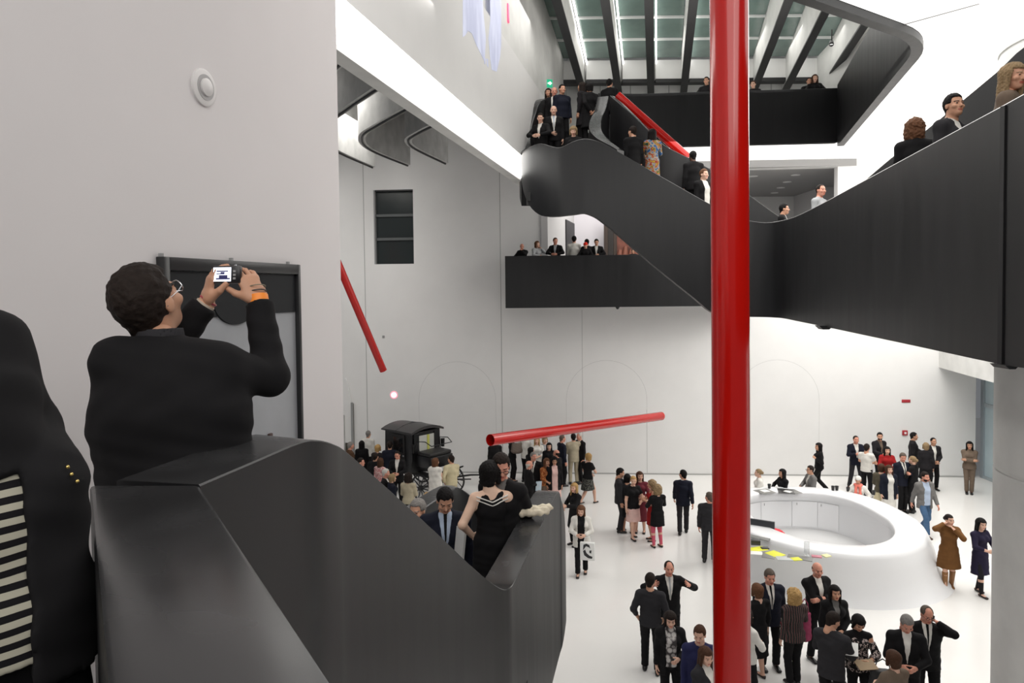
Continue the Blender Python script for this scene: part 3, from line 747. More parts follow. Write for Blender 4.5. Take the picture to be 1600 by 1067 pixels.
def hair_mat(h): return mat('hair_'+h, rgb(*HC[h]), .7, bump=.6, scale=60, vary=.25, spec=.18)
ARM = {  # wrist (x outwards, y forwards, z at height 1.75 m) and the way the elbow points
 'down': ((.235, .03, .85), (.5, -1, 0)), 'pocket': ((.215, .07, .93), (.8, -1, 0)), 'front': ((.05, .21, 1.00), (1, -.6, -.3)), 'chest': ((.07, .25, 1.20), (1, -.2, -1)),
 'hold': ((.09, .29, 1.10), (1, -.4, -.6)), 'cross': ((-.10, .20, 1.17), (1, .1, -.5)), 'back': ((.06, -.17, .95), (1, -.6, 0)), 'hip': ((.19, .05, .99), (.8, -.8, 0)),
 'face': ((.07, .17, 1.46), (1, .2, -1)), 'ear': ((.12, .10, 1.56), (1, .3, -.8)), 'strap': ((.15, .13, 1.26), (.6, -.4, -1)), 'out': ((.42, .22, 1.22), (.3, -.4, -1)),
 'swingf': ((.23, .22, .88), (.3, -1, 0)), 'swingb': ((.25, -.17, .88), (.3, -1, 0)), 'raise': ((.16, .25, 1.50), (1, -.2, -.6)), 'reach': ((.18, .42, 1.22), (.6, -.2, -1)), 'lean': ((.20, .26, 1.08), (1, -.3, -.2)), 'rest': ((.10, .26, 1.13), (1, -.1, -.3)), 'shoulderhug': ((.30, .20, 1.40), (1, -.1, -.5))}
LEG = {'stand': ((-.11, .0), (.11, .0)), 'contra': ((-.10, .07), (.12, -.05)), 'walk': ((-.09, .26), (.09, -.26)), 'walk2': ((-.09, -.26), (.09, .26)), 'close': ((-.07, .01), (.07, .02)), 'wide': ((-.19, .02), (.19, -.03)), 'stepl': ((-.09, -.14), (.09, .12)), 'cross': ((.03, .10), (.06, -.06))}
def ik(S_, W_, l1, l2, pole):
    d = W_-S_; L = np.linalg.norm(d); Lc = min(max(L, abs(l1-l2)+.02), (l1+l2)*.995); u = d/(L+1e-9); W2 = S_+u*Lc
    a = (l1*l1-l2*l2+Lc*Lc)/(2*Lc); hh = math.sqrt(max(0, l1*l1-a*a))
    p = np.array(pole, float); p = p-u*np.dot(p, u); p /= np.linalg.norm(p)+1e-9
    return S_+u*a+p*hh, W2
def rotm(yaw=0, pitch=0, roll=0):
    return np.array(Matrix.Rotation(yaw, 3, 'Z') @ Matrix.Rotation(pitch, 3, 'X') @ Matrix.Rotation(roll, 3, 'Y'))
UNIQ = set()
class Person: pass
def person(label, loc, face, H=1.75, sex='m', skin='fair', hair=('short', 'dark'), top=('suit', 'black'), bottom=('trousers', 'black'), arms=('down', 'down'), legs='stand', head=(0, 0), h=.022,
           bend=0, build=1.0, shoes='black', joints=None, hands=('relaxed', 'relaxed'), group='visitors in the hall', twist=0, fill=None, openz=9, handscale=1.0, openw=.085, bulge=(), headscale=1.05, hh=None, name='person', neckdrop=0):
    assert label not in UNIQ, label; UNIQ.add(label)
    assert 4 <= len(label.split()) <= 16, label
    s = H/1.75; f = sex == 'f'; sw = (.164 if f else .180)*build
    root = thing(name, label, 'person', loc, group, math.radians(face))
    hipz, A = .915, {}
    bm_ = rotm(math.radians(twist), -math.radians(bend)); hp = np.array((0, 0, .96))
    def U(p): return bm_ @ (np.array(p, float)-hp)+hp
    drop = .05 if legs.startswith('walk') else 0
    def J(n, p): A[n] = (np.array(p, float)-(0, 0, 0 if n[:2] == 'an' else drop))*s
    J('pel', (0, 0, .95)); J('wai', U((0, .005, 1.08))); J('che', U((0, .0, 1.28))); J('shc', U((0, -.015, 1.40))); J('nek', U((0, -.02, 1.46))); J('hed', U((0, .025, 1.628-neckdrop)))
    for n, e in (('L', -1), ('R', 1)):
        J('sh'+n, U((e*sw, -.015, 1.392)))
        w, pole = ARM[arms[0 if e < 0 else 1]]
        A['el'+n], A['wr'+n] = ik(A['sh'+n], -np.array((0, 0, drop*s))+U((e*w[0]*(1 if abs(w[0]) < .12 else build), w[1], w[2]))*s, .285*s, .255*s, bm_ @ np.array((e*pole[0], pole[1], pole[2])))
        J('hi'+n, (e*.092*build, 0, hipz))
        fx, fy = LEG[legs][0 if e < 0 else 1]; hl = 0
        J('an'+n, (fx*build, fy, .085+hl+(.05 if fy < -.2 else 0)))
        A['kn'+n], A['an'+n] = ik(A['hi'+n], A['an'+n], .425*s, .416*s, (0, 1, 0))
    if joints: A.update({k: np.array(v, float) for k, v in joints.items()})
    R = bm_ @ np.array((1, 0, 0)) if not joints else (A['shR']-A['shL'])/np.linalg.norm(A['shR']-A['shL'])
    if joints and 'R' in joints: R = np.array(joints['R'])
    b = build
    hw, ww, cw = ((.170, .118), (.128, .098), (.150, .112)) if f else ((.160, .112), (.150, .108), (.172, .118))
    hw, ww, cw = [tuple(x*b*s for x in q) for q in (hw, ww, cw)]
    def add(w, o): return (w[0]+o, w[1]+o)
    def torso(S_, o, lo='pel', hi=True):
        if lo == 'pel': S_.ecap(A['pel'], A['wai'], add(hw, o), add(ww, o), R, k=.03)
        S_.ecap(A['wai'], A['che'], add(ww, o), add(cw, o), R, k=.04)
        S_.ecap(A['che'], A['shc'], add(cw, o), (cw[0]*.78+o, cw[1]*.66+o), R, k=.04)
        if f:
            for e in (-1, 1): S_.ell(A['che']*.85+A['shc']*.15+R*e*.07*s+np.cross(A['shc']-A['wai'], R)/np.linalg.norm(A['shc']-A['wai'])*.085*s, (.062*s+o,)*3, k=.04)
        if hi:
            q = A['shc']+(A['nek']-A['shc'])*.55; S_.cap(A['shL'], q, .058*s*b**.5+o, .050*s+o, k=.04); S_.cap(q, A['shR'], .050*s+o, .058*s*b**.5+o, k=.04)
            S_.cap(A['shc'], A['nek'], .085*s+o*.6, .062*s+o*.3, k=.03)
    def arm(S_, n, o, t=1.0, o2=None, flat=1):
        o2 = o if o2 is None else o2; bb = b**.5
        S_.cap(A['sh'+n], A['el'+n], .056*s*bb+o, .043*s*bb+o, k=.03)
        e = A['el'+n]+(A['wr'+n]-A['el'+n])*t; S_.cap(A['el'+n], e, .043*s*bb+o, .030*s*bb+o2, k=.02, flat=flat)
    def leg(S_, n, o, t=1.0, o2=None, flat=0):
        o2 = o if o2 is None else o2; bb = b**.5
        S_.cap(A['hi'+n], A['kn'+n], .083*s*bb+o, .056*s*bb+o, k=.03)
        c = A['kn'+n]+(A['an'+n]-A['kn'+n])*.3
        e = A['kn'+n]+(A['an'+n]-A['kn'+n])*t
        if o == 0: S_.cap(A['kn'+n], c, .052*s, .056*s, k=.02); S_.cap(c, e, .056*s, .036*s, k=.02)
        else: S_.cap(A['kn'+n], e, .056*s*bb+o, .046*s+o2, k=.02, flat=flat)
    # --- body (one continuous skin, head and hands carried on it)
    B = SDF(.02); torso(B, 0)
    for n in 'LR': arm(B, n, 0, flat=0); leg(B, n, 0)
    hM = rotm(math.radians(head[0]), math.radians(head[1])) @ bm_
    if joints and 'hM' in joints: hM = np.array(joints['hM'])
    hs_ = s*headscale; hc_ = A['hed']
    B.cap(A['nek']-np.array((0, 0, .02)), hc_+hM @ np.array((0, -.03, -.07))*hs_, .058*s*(1 if not f else .86), .054*s*(1 if not f else .86), k=.03)
    for n in 'LR': B.ecap(A['an'+n]+np.array((0, -.03, -.03))*s, A['an'+n]+np.array((0, .13, -.06))*s, (.034*s, .03*s), (.040*s, .02*s), k=.02)
    vs, fc = B.mesh(h*1.1)
    hq = hh or max(.007, min(h*.55, .0125)); hv, hf, hmi = head_proto(sex, hq)
    VV = [vs]; FF = [fc]; MI = [np.zeros(len(fc), np.int32)]; off = len(vs)
    VV.append((hv*hs_) @ hM.T.astype(F32)+hc_); FF.append(hf+off); MI.append(hmi); off += len(hv)
    RT = {}
    for i, n in enumerate('LR'):
        pv, pf = hand_proto(hands[i], .0045 if h < .015 else .0075)
        d = A['wr'+n]-A['el'+n]; d /= np.linalg.norm(d)
        if joints and 'hd'+n in joints: d = np.array(joints['hd'+n], float); d /= np.linalg.norm(d)
        if joints and 'hn'+n in joints: pn = np.array(joints['hn'+n], float)
        else: pn = (A['wai']-A['wr'+n])+R*(.25 if n == 'L' else -.25)      # palm looks to the body
        pn = pn-d*np.dot(pn, d); pn /= np.linalg.norm(pn)+1e-9
        z = -pn; y = np.cross(z, d)
        flip = np.array((1, 1 if n == 'R' else -1, 1))
        if n == 'L': y = y
        Mh = np.stack([d, y, z], 1); q = pv*s*handscale*np.array((1, (1 if n == 'R' else -1), 1), F32)
        ff = pf if n == 'R' else pf[:, ::-1]
        VV.append((q @ Mh.T.astype(F32))+A['wr'+n]); FF.append(ff+off); MI.append(np.zeros(len(ff), np.int32)); off += len(pv); RT[n] = (A['wr'+n]+d*.09*s, d, pn)
    me = fastmesh('body', np.concatenate(VV), np.concatenate(FF), skin_mats(skin, hair[1] if hair else 'dark'), np.concatenate(MI))
    mobj('body', me, None, root)
    def part(nm, S_, m, hq=h, noise=None):
        v, f_ = S_.mesh(hq, noise)
        if len(f_): return mobj(nm, fastmesh(nm, v, f_, [m]), None, root)
    # --- hair
    if hair:
        pv, pf = hair_proto(hair[0], hq if h > .012 else .006)
        v = (pv*hs_*1.0) @ hM.T.astype(F32)+hc_
        mobj('hair' if hair[0] != 'cap' else 'cap', fastmesh('hair', v, pf, [hair_mat(hair[1]) if hair[0] != 'cap' else cl('white')]), None, root)
    crease = (lambda x, y, z: .0035*np.sin(x*31+z*23+2*np.sin(z*17))*np.sin(z*41-x*13+y*19)) if h <= .016 else None
    upv = A['shc']-A['wai']; upv = upv/np.linalg.norm(upv); fw = np.cross(upv, R); w0 = A['wai']
    def vee(S_, zb, zt, w, k=.004, op=1, side=1):
        """wedge in front of the chest, zb..zt measured from the waist along the spine"""
        def fn(x, y, z):
            px, py, pz = x-w0[0], y-w0[1], z-w0[2]
            a = px*R[0]+py*R[1]+pz*R[2]; u = px*upv[0]+py*upv[1]+pz*upv[2]; q = px*fw[0]+py*fw[1]+pz*fw[2]
            ww_ = w*np.clip((u-zb)/(zt-zb), 0, 1.1)
            return np.maximum(np.maximum(np.abs(a)-ww_, zb-u), .02-q)
        S_.add(fn, w0-.6, w0+.9, k, op)
    RX = R if joints else (1, 0, 0)
    kind = top[0]; col = cl(top[1]); o = .022 if top[0] != 'open' else .034
    # --- bottoms
    if bottom:
        bk, bc = bottom[0], cl(bottom[1])
        if bk == 'trousers':
            T = SDF(.02); T.ecap(A['pel']-np.array((0, 0, .03))*s, A['wai']-np.array((0, 0, .02))*s, add(hw, .012), add(ww, .012), RX, k=.03)
            for n in 'LR': leg(T, n, .014, 1.0, .018, flat=1)
            part('trousers', T, bc, noise=crease)
        elif bk in ('skirt', 'longskirt'):
            zh = (.50 if bk == 'skirt' else .22)*s; T = SDF(.02); T.ecap(A['pel']*np.array((1, 1, 0))+np.array((0, 0, zh)), A['pel'], (hw[0]+.05, hw[1]+.06+(.07 if drop else 0)), add(hw, .014), RX, flata=1); T.ecap(A['pel'], A['wai'], add(hw, .014), add(ww, .012), R)
            part('skirt', T, bc)
        if len(bottom) > 2:
            T = SDF(.02)
            for n in 'LR': leg(T, n, .007, 1.05, -.005)
            part('tights', T, cl(bottom[2]), hq=h*.9)
    # --- shoes
    sm = {'black': (16, 14, 14), 'heels': (30, 20, 18), 'brown': (70, 44, 28), 'boots': (140, 95, 50)}[shoes]
    for n in 'LR':
        T = SDF(.012); a = A['an'+n]
        if shoes in ('heels', 'boots'):
            bt_ = shoes == 'boots'; T.ecap(a+np.array((0, -.035, -.045 if bt_ else -.052))*s, a+np.array((0, .145, -.060 if bt_ else -.066))*s, (.043*s, .042*s if bt_ else .032*s), (.046*s, .030*s if bt_ else .025*s)); T.cap(a+np.array((0, -.06, -.05))*s, a+np.array((0, -.06, -.08))*s, .020, .014)
            if shoes == 'boots': T.cap(a+np.array((0, -.02, -.05))*s, A['kn'+n]+(a-A['kn'+n])*.15, .048*s, .066*s, flat=1)
        else:
            T.ecap(a+np.array((0, -.05, -.045))*s, a+np.array((0, .16, -.06))*s, (.042*s, .042*s), (.047*s, .027*s)); T.cap(a+np.array((0, -.02, -.03))*s, a+np.array((0, -.01, .03))*s, .046*s, .044*s, flat=1)
        T.add((lambda zf: (lambda x, y, z: zf-z+0*x+0*y))(float(a[2]-.085*s)), a-.4, a+.6, k=0, op=2)
        part('boot' if shoes == 'boots' else 'shoe', T, mat('leather_'+shoes, rgb(*sm), .35), hq=min(h*.75, .015))
    # --- tops
    up_ = A['shc']+(A['nek']-A['shc'])
    if kind in ('suit', 'jacket', 'coat', 'cardigan', 'open'):
        hem = {'open': .73, 'suit': .80, 'jacket': .84, 'coat': .52, 'cardigan': .78}[kind]*s
        T = SDF(.02); torso(T, o)
        T.ecap(A['pel'], np.array((A['pel'][0], A['pel'][1], hem)), add(hw, o+.004), (hw[0]+o+.012+(.05 if kind == 'coat' else 0), hw[1]+o+.012+(.04 if kind == 'coat' else 0)), RX, flat=1, k=.02)
        if fill: T.ecap(A['shc']-upv*.05, A['pel'], (fill[0], fill[2]), (fill[1], fill[2]), R, k=.05)
        for n in 'LR': arm(T, n, .016, .97, .018)
        for q_, r_ in bulge: T.ell(q_, (r_,)*3, k=.04)
        T.cap(A['nek']-upv*.03, A['nek']+upv*.03*s, .068*s, .066*s, k=.02, flat=1)      # collar
        T.cap(A['nek']-upv*.03+fw*.01, A['nek']+upv*.10+fw*.02, .056*s, .060*s, k=.004, op=1)
        inner = top[2] if len(top) > 2 else None
        if kind == 'open':
            T.add(lambda x, y, z: np.maximum(np.abs((x-w0[0])*R[0]+(y-w0[1])*R[1]+(z-w0[2])*R[2])-openw*s, np.maximum(.02-((x-w0[0])*fw[0]+(y-w0[1])*fw[1]+(z-w0[2])*fw[2]), (x-w0[0])*upv[0]+(y-w0[1])*upv[1]+(z-w0[2])*upv[2]-openz)), w0-.9, w0+.9, .006, 1)
        elif inner: vee(T, -.04 if kind != 'cardigan' else -.2, .36*s, (.064 if kind == 'suit' else .056)*s if kind != 'cardigan' else .06*s)
        part({'open': 'blazer', 'suit': 'jacket', 'jacket': 'jacket', 'coat': 'coat', 'cardigan': 'cardigan'}[kind], T, col, noise=crease)
        if inner:
            T = SDF(.02); torso(T, .008 if kind != 'open' else .019)
            if kind != 'open': T.cap(A['nek']-upv*.03, A['nek']+upv*.045*s, .064*s, .060*s, k=.01, flat=1)
            else: T.ecap(A['pel'], A['pel']-np.array((0, 0, .07)), add(hw, .018), add(hw, .03), RX, flat=1)
            part('shirt', T, cl(inner), hq=min(h, .016))
        if len(top) > 3 and top[3]:
            T = SDF(.01); torso(T, .019); vee(T, -.02, .37*s, .019*s, op=2)
            part('necktie', T, cl(top[3]), hq=min(h, .011))
    elif kind in ('shirt', 'tee', 'sweater', 'blouse', 'open_shoulder'):
        T = SDF(.02); oo = .018 if kind == 'sweater' else .013; torso(T, oo, hi=kind != 'open_shoulder'); hem = (.86 if kind != 'open_shoulder' else .84)*s
        T.ecap(A['pel'], np.array((A['pel'][0], A['pel'][1], hem)), add(hw, oo+.010), add(hw, oo+.018), RX, flat=1, k=.02)
        for n in 'LR':
            if kind == 'tee': T.cap(A['sh'+n], A['sh'+n]+(A['el'+n]-A['sh'+n])*.62, .060*s+.014, .052*s+.014, k=.03, flat=1)
            elif kind == 'open_shoulder':
                p = A['sh'+n]+(A['el'+n]-A['sh'+n])*.32; T.cap(p, A['el'+n], .066*s, .066*s, k=.01, flata=1); T.cap(A['el'+n], A['el'+n]+(A['wr'+n]-A['el'+n])*.6, .066*s, .06*s, flat=1)
            else: arm(T, n, .014, .62 if kind == 'blouse' else .97)
        if kind == 'shirt': T.cap(A['nek']-upv*.03, A['nek']+upv*.035*s, .066*s, .062*s, k=.01, flat=1); T.cap(A['nek']-upv*.02+fw*.012, A['nek']+upv*.12+fw*.03, .050*s, .056*s, k=.003, op=1)
        else: T.cap(A['nek']+upv*.0, A['nek']+upv*.2+fw*.04, .066*s, .085*s, k=.01, op=1)
        part({'shirt': 'shirt', 'tee': 'top', 'sweater': 'sweater', 'blouse': 'blouse', 'open_shoulder': 'blouse'}[kind], T, col, noise=crease)
        if kind == 'open_shoulder':
            T = SDF(.02); torso(T, .010); T.cap(A['nek']-upv*.03, A['nek']+upv*.03, .06, .058, flat=1); part('undershirt', T, cl('black'))
        if len(top) > 2 and top[2]:
            T = SDF(.01); torso(T, oo+.010); vee(T, -.02, .36*s, .02*s, op=2); part('necktie', T, cl(top[2]), hq=min(h, .011))
    elif kind in ('dress', 'sleevedress'):
        T = SDF(.02); torso(T, .012, hi=kind == 'sleevedress'); zh = (top[2] if len(top) > 2 else .47)*s
        T.ecap(A['pel'], np.array((A['pel'][0], A['pel'][1], zh)), add(hw, .014), (hw[0]+.035, hw[1]+.045), RX, flat=1, k=.02)
        if kind == 'sleevedress':
            for n in 'LR': arm(T, n, .013, .7)
            T.cap(A['nek'], A['nek']+upv*.2+fw*.05, .070*s, .09*s, k=.01, op=1)
        else:
            for e in (-1, 1): T.ecap(A['shc']+R*e*.115*s-upv*.06*s, A['shc']+R*e*.105*s+upv*.035*s, (.035*s, .075*s), (.026*s, .05*s), R, k=.02)
            T.cap(A['shc']-upv*.01+fw*.05, A['nek']+upv*.1+fw*.05, .06*s, .08*s, k=.01, op=1)
        part('dress', T, col, noise=crease)
    elif kind == 'shawl':
        T = SDF(.02); torso(T, .03); T.ecap(A['shc']-upv*.05, np.array((A['pel'][0], A['pel'][1], .62*s)), (sw*s+.05, .13), (sw*s+.07, .19), R, flat=1, k=.04)
        part('shawl', T, col, noise=lambda x, y, z: .008*np.sin(z*30+x*14)*np.sin(x*22-z*9))
    P_ = Person(); P_.root = root; P_.A = A; P_.s = s; P_.hands = RT; P_.R = R; P_.fw = fw; P_.upv = upv; P_.hM = hM; P_.hc = hc_; P_.hs = hs_
    P_.M = Matrix.Translation(Vector(loc)) @ Matrix.Rotation(math.radians(face), 4, 'Z')
    P_.part = part; P_.add = add; P_.torso = torso; P_.arm = arm
    return P_
def WP(p, local): return p.M @ Vector([float(c) for c in local])
def at_head(px, py, H, floor=0.0):
    g = G(px, py, floor+H); return (g.x, g.y, floor)
def at_foot(px, fy, floor=0.0):
    g = G(px, fy, floor); return (g.x, g.y, floor)
def at_depth(px, py, Y, H):
    p = P(px, py, Y); return (p.x, p.y, p.z-H)

# ================================================================== THINGS
# ---- red pipes of the artwork
def pipe(label, p, q, r, n=40):
    p, q = Vector(p), Vector(q); t = thing('red_pipe', label, 'pipe', p, 'hanging red lacquered pipes')
    d = (q-p)
    o = tube('pipe_wall', [d*0, d*.25, d*.5, d*.75, d], r, M_red, t, n=n, hollow=.012)
    for e, f in ((d*0, d*.004), (d*.996, d)): tube('rim', [e, f], r+.0015, M_red, t, n=n, hollow=.0145)
pipe('thick vertical red lacquered pipe, nearest, rising through the whole hall', P(1147, 1855, 5.4), P(1134, -1150, 5.4), .142, 64)
pipe('near-horizontal red pipe hanging above the crowd by the back wall', P(766, 687.5, 17.2), P(1033, 650, 23.6), .143)
pipe('slanting red pipe in front of the white back wall beside the dark window', P(500, 345, 22.4), P(599, 579, 24.2), .125)
pipe('red pipe sloping down beside the upper flight of stairs', P(964, 149, 19.75), P(1075, 247, 19.6), .125)
# ---- framed panel on the left wall
def lw(px, py, out=0):
    x, z = LW(px, py); return Vector((x, -out, z))
a0, a1 = LW(243, 402), LW(459, 413); c1 = LW(466, 690)
x0, x1, zt_, zb_2 = a0[0], (a1[0]+c1[0])/2, (a0[1]+a1[1])/2, c1[1]-.55
fp_ = thing('framed_panel', 'black-framed panel with dark upper field on the left wall', 'artwork', LF @ Vector((x0, 0, zb_2)))
FM = Matrix.Translation(-Vector(fp_.location)) @ LF
w = x1-x0; dep = .055
box('back_board', (x0+.02, -.02, zb_2+.02), (x1-.02, -.002, zt_-.02), mat('pale_grey_glass', (.34, .35, .37), .35, vary=.1, scale=2), fp_, FM)
zd = LW(455, 487)[1]
box('dark_field', (x0+.06, -.03, zd), (x1-.05, -.0205, zt_-.08), mat('smoked_black', (.012, .013, .015), .55, spec=.2), fp_, FM)
cx, cz = LW(362, 463); rr = cz-LW(362, 507)[1]
DM = FM @ Matrix.Translation((cx, 0, cz)) @ Matrix.Diagonal((1.0, 1, 1, 1))
vs = [DM @ Vector((rr*1.35*math.cos(a*math.pi/24), y, rr*math.sin(a*math.pi/24))) for y in (-.036, -.021) for a in range(48)]
pymesh('disc', vs, [tuple(range(48)), tuple(range(48, 96))[::-1]]+[(i, (i+1) % 48, 48+(i+1) % 48, 48+i) for i in range(48)], MATS['smoked_black'], fp_)
for nm, lo, hi in (('frame_side', (x0, -dep, zb_2), (x0+.05, -.001, zt_)), ('frame_side', (x1-.035, -dep, zb_2), (x1, -.001, zt_)), ('frame_top', (x0+.051, -dep, zt_-.075), (x1-.036, -.001, zt_)), ('frame_bottom', (x0+.051, -dep, zb_2), (x1-.036, -.001, zb_2+.05))):
    box(nm, lo, hi, mat('frame_black', (.016, .016, .017), .4), fp_, FM, bevel=.004)
for px, py in ((247, 401), (357, 406), (446, 411)):
    x, z = LW(px, py); box('clip', (x-.01, -.03, zt_+.0005), (x+.01, -.01, zt_+.02), M_grey, fp_, FM)
x, z = LW(416, 681); box('knob', (x-.02, -.045, z-.02), (x+.02, -.0205, z+.02), mat('knob_brown', (.06, .03, .025), .5), fp_, FM, bevel=.006)
# ---- round fitting on the left wall
x, z = LW(317, 137); DT = LF @ Matrix.Translation((x, 0, z)) @ Matrix.Rotation(math.pi/2, 4, 'X')
dt = thing('wall_detector', 'small white round detector fixed high on the left wall', 'detector', DT.translation)
DTM = Matrix.Translation(-DT.translation) @ DT
o = lathe('base', [(.115, 0), (.115, .014), (.10, .02)], mat('white_plastic', (.72, .70, .69), .4), dt, 32); o.data.transform(DTM)
o = lathe('dome', [(.055, .0201), (.055, .035), (.03, .046), (.001, .05)], MATS['white_plastic'], dt, 24); o.data.transform(DTM)
o = lathe('ring', [(.080, .0201), (.080, .0235), (.068, .0235)], mat('grey_plastic', (.4, .39, .39), .5), dt, 32); o.data.transform(DTM)
# ---- projected video on the gallery wall: one flat image in two bright patches
pv = thing('projected_video', 'pale blue projected video image high on the gallery wall', 'projection', KF @ Vector((KW(750, 60)[0], -.01, KW(750, 60)[1])))
PMx = Matrix.Translation(-Vector(pv.location)) @ KF
pm = mat('projected_light', (.50, .53, .70), .6, emit=.30); nt = pm.node_tree; bs = nt.nodes['Principled BSDF']
tc = nt.nodes.new('ShaderNodeTexCoord'); mp = nt.nodes.new('ShaderNodeMapping'); mp.inputs['Scale'].default_value = (1.5, 1.5, .35); nz = nt.nodes.new('ShaderNodeTexNoise'); nz.inputs['Scale'].default_value = 2.2; nz.inputs['Detail'].default_value = 6
rp = nt.nodes.new('ShaderNodeValToRGB'); rp.color_ramp.elements[0].position = .38; rp.color_ramp.elements[1].position = .6; rp.color_ramp.elements[0].color = (.36, .38, .52, 1); rp.color_ramp.elements[1].color = (.86, .88, 1, 1)
nt.links.new(tc.outputs['Object'], mp.inputs['Vector']); nt.links.new(mp.outputs[0], nz.inputs['Vector']); nt.links.new(nz.outputs['Fac'], rp.inputs['Fac']); nt.links.new(rp.outputs['Color'], bs.inputs['Emission Color'])
for poly in ([(723, -60), (752, -60), (755, 20), (759, 60), (757, 97), (751, 84), (744, 70), (737, 52), (731, 48), (727, 55), (723, 58)], [(764, -60), (783, -60), (783, 70), (781, 90), (776, 112), (768, 109), (765, 84), (763, 60), (766, 30)], [(757, 90), (759, 92), (758, 101), (756.5, 99)], [(760, 91), (762.5, 93), (763, 106), (760.5, 102)]):
    q = [KW(*p) for p in poly]; n = len(q)
    vs = [PMx @ Vector((x, -.004, z)) for x, z in q]+[PMx @ Vector((x, -.001, z)) for x, z in q]
    pymesh('image_patch', vs, [tuple(range(n)), tuple(range(n, 2*n))[::-1]]+[(i, (i+1) % n, n+(i+1) % n, n+i) for i in range(n)], pm, pv)
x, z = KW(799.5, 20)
tag(box('red_laser_dash', (x-.06, .07, z-.22), (x+.06, .098, z+.22), mat('red_light', (1, .05, .12), .4, emit=1.6), None, KF, bevel=.01), 'small red glowing laser dash on the upper gallery wall', 'lamp')  # laser light on the wall, put in as a glowing block
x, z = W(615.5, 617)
t = thing('pink_laser_spot', 'small glowing pink laser spot on the white back wall', 'lamp', WF @ Vector((x, 0, z)))  # laser spot on the wall, put in as glowing discs
o = lathe('lens', [(.10, 0), (.10, .015), (.06, .03)], mat('pink_white_light', (1, .72, .76), .4, emit=1.5), t, 20); o.data.transform(WF.to_3x3().to_4x4() @ Matrix.Rotation(math.pi/2, 4, 'X'))  # bright core of the laser spot, a glowing disc
o = lathe('bezel', [(.15, 0), (.15, .008), (.101, .010)], mat('pink_glow', (1, .40, .48), .5, emit=.55), t, 20); o.data.transform(WF.to_3x3().to_4x4() @ Matrix.Rotation(math.pi/2, 4, 'X'))  # halo of the laser spot, put in as a fainter glow
x, z = W(599.5, 526)
tag(box('wall_button', (x-.045, -.03, z-.045), (x+.045, -.001, z+.045), M_grey, None, WF, bevel=.012), 'tiny grey round sensor on the white back wall', 'sensor')
x, z = W(1415.5, 626.5)
tag(box('red_plate', (x-.15, -.02, z-.055), (x+.15, -.001, z+.055), mat('sign_red', rgb(165, 40, 50), .5), None, WF, bevel=.008), 'small red oblong plate on the back wall above the crowd', 'sign')
x, z = W(1413.5, 676)
t = thing('fire_alarm', 'small square red fire alarm box on the back wall', 'alarm', WF @ Vector((x, 0, z)))
TM = WF.to_3x3().to_4x4()
box('housing', (-.09, -.05, -.09), (.09, -.001, .09), MATS['sign_red'], t, TM, bevel=.01); box('button', (-.035, -.062, -.035), (.035, -.051, .035), M_white, t, TM)
x, z = W(803, 282); 
# ---- exit sign, spotlights, camera
p = P(855, 130, 22.6)
t = thing('exit_sign', 'green illuminated exit sign with white arrow at the top of the stairs', 'sign', p)
box('housing', (-.17, 0, -.12), (.17, .08, .12), mat('sign_green', (.01, .32, .16), .4, emit=.9), t, bevel=.006)
aw = mat('sign_white', (1, 1, 1), .4, emit=1.8)
pymesh('arrow', [Vector(v) for v in ((.02, -.003, .02), (.08, -.003, .02), (.08, -.003, .06), (.15, -.003, 0), (.08, -.003, -.06), (.08, -.003, -.02), (.02, -.003, -.02))], [(0, 1, 2, 3, 4, 5, 6)], aw, t)
box('pictogram', (-.15, -.004, -.085), (-.03, -.001, .085), aw, t)
box('bracket', (-.19, .02, -.5), (-.172, .06, .3), M_dark, t)
for lab, px, py, Y in (('small black spotlight hanging on a skylight rib near the red pole', 1074, 94, 25.5), ('small dark camera on the upper right concrete wall', 1299, 66, 23.0)):
    p = P(px, py, Y); t = thing('spotlight', lab, 'spotlight', p)
    tube('barrel', [(-.07, -.16, -.12), (.05, .1, .05)], [.075, .06], M_dark, t, 14); tube('stem', [(.04, .06, .05), (.04, .06, .42)], .02, M_dark, t, 8); lathe('lens', [(.05, 0), (.02, .01)], M_lum, t, 12, (-.072, -.165, -.13))
# ---- brown artwork in the gallery behind the balcony
p = P(944, 370, 30.9)
t = thing('gallery_artwork', 'brown and brick-red cabinet artwork in the room behind the balcony', 'artwork', (p.x, p.y, 7.05))
zt2 = P(960, 340, 30.9).z-7.05
for nm, x0, x1, z0, z1, m in (('side_post', 0, .16, 0, zt2, mat('dark_wood', (.045, .028, .02), .5)), ('niche', .17, .40, 0, zt2-.3, mat('niche_black', (.02, .016, .014), .6)), ('inner_post', .41, .55, 0, zt2, MATS['dark_wood']), ('canvas', .56, 2.2, 0, zt2-.2, mat('brick_red_paint', (.16, .05, .032), .6, vary=.6, scale=3)), ('top_rail', .56, 2.2, zt2-.19, zt2, MATS['dark_wood'])):
    box(nm, (x0, 0, z0), (x1, .12, z1), m, t)
for k in range(6):
    tube('figure', [(.66+k*.24, -.05, .3), (.62+k*.25, -.09, 1.0), (.7+k*.24, -.05, 1.5+.15*(k % 2))], [.10, .16, .07], mat('terracotta', (.22, .075, .045), .6), t, 10)

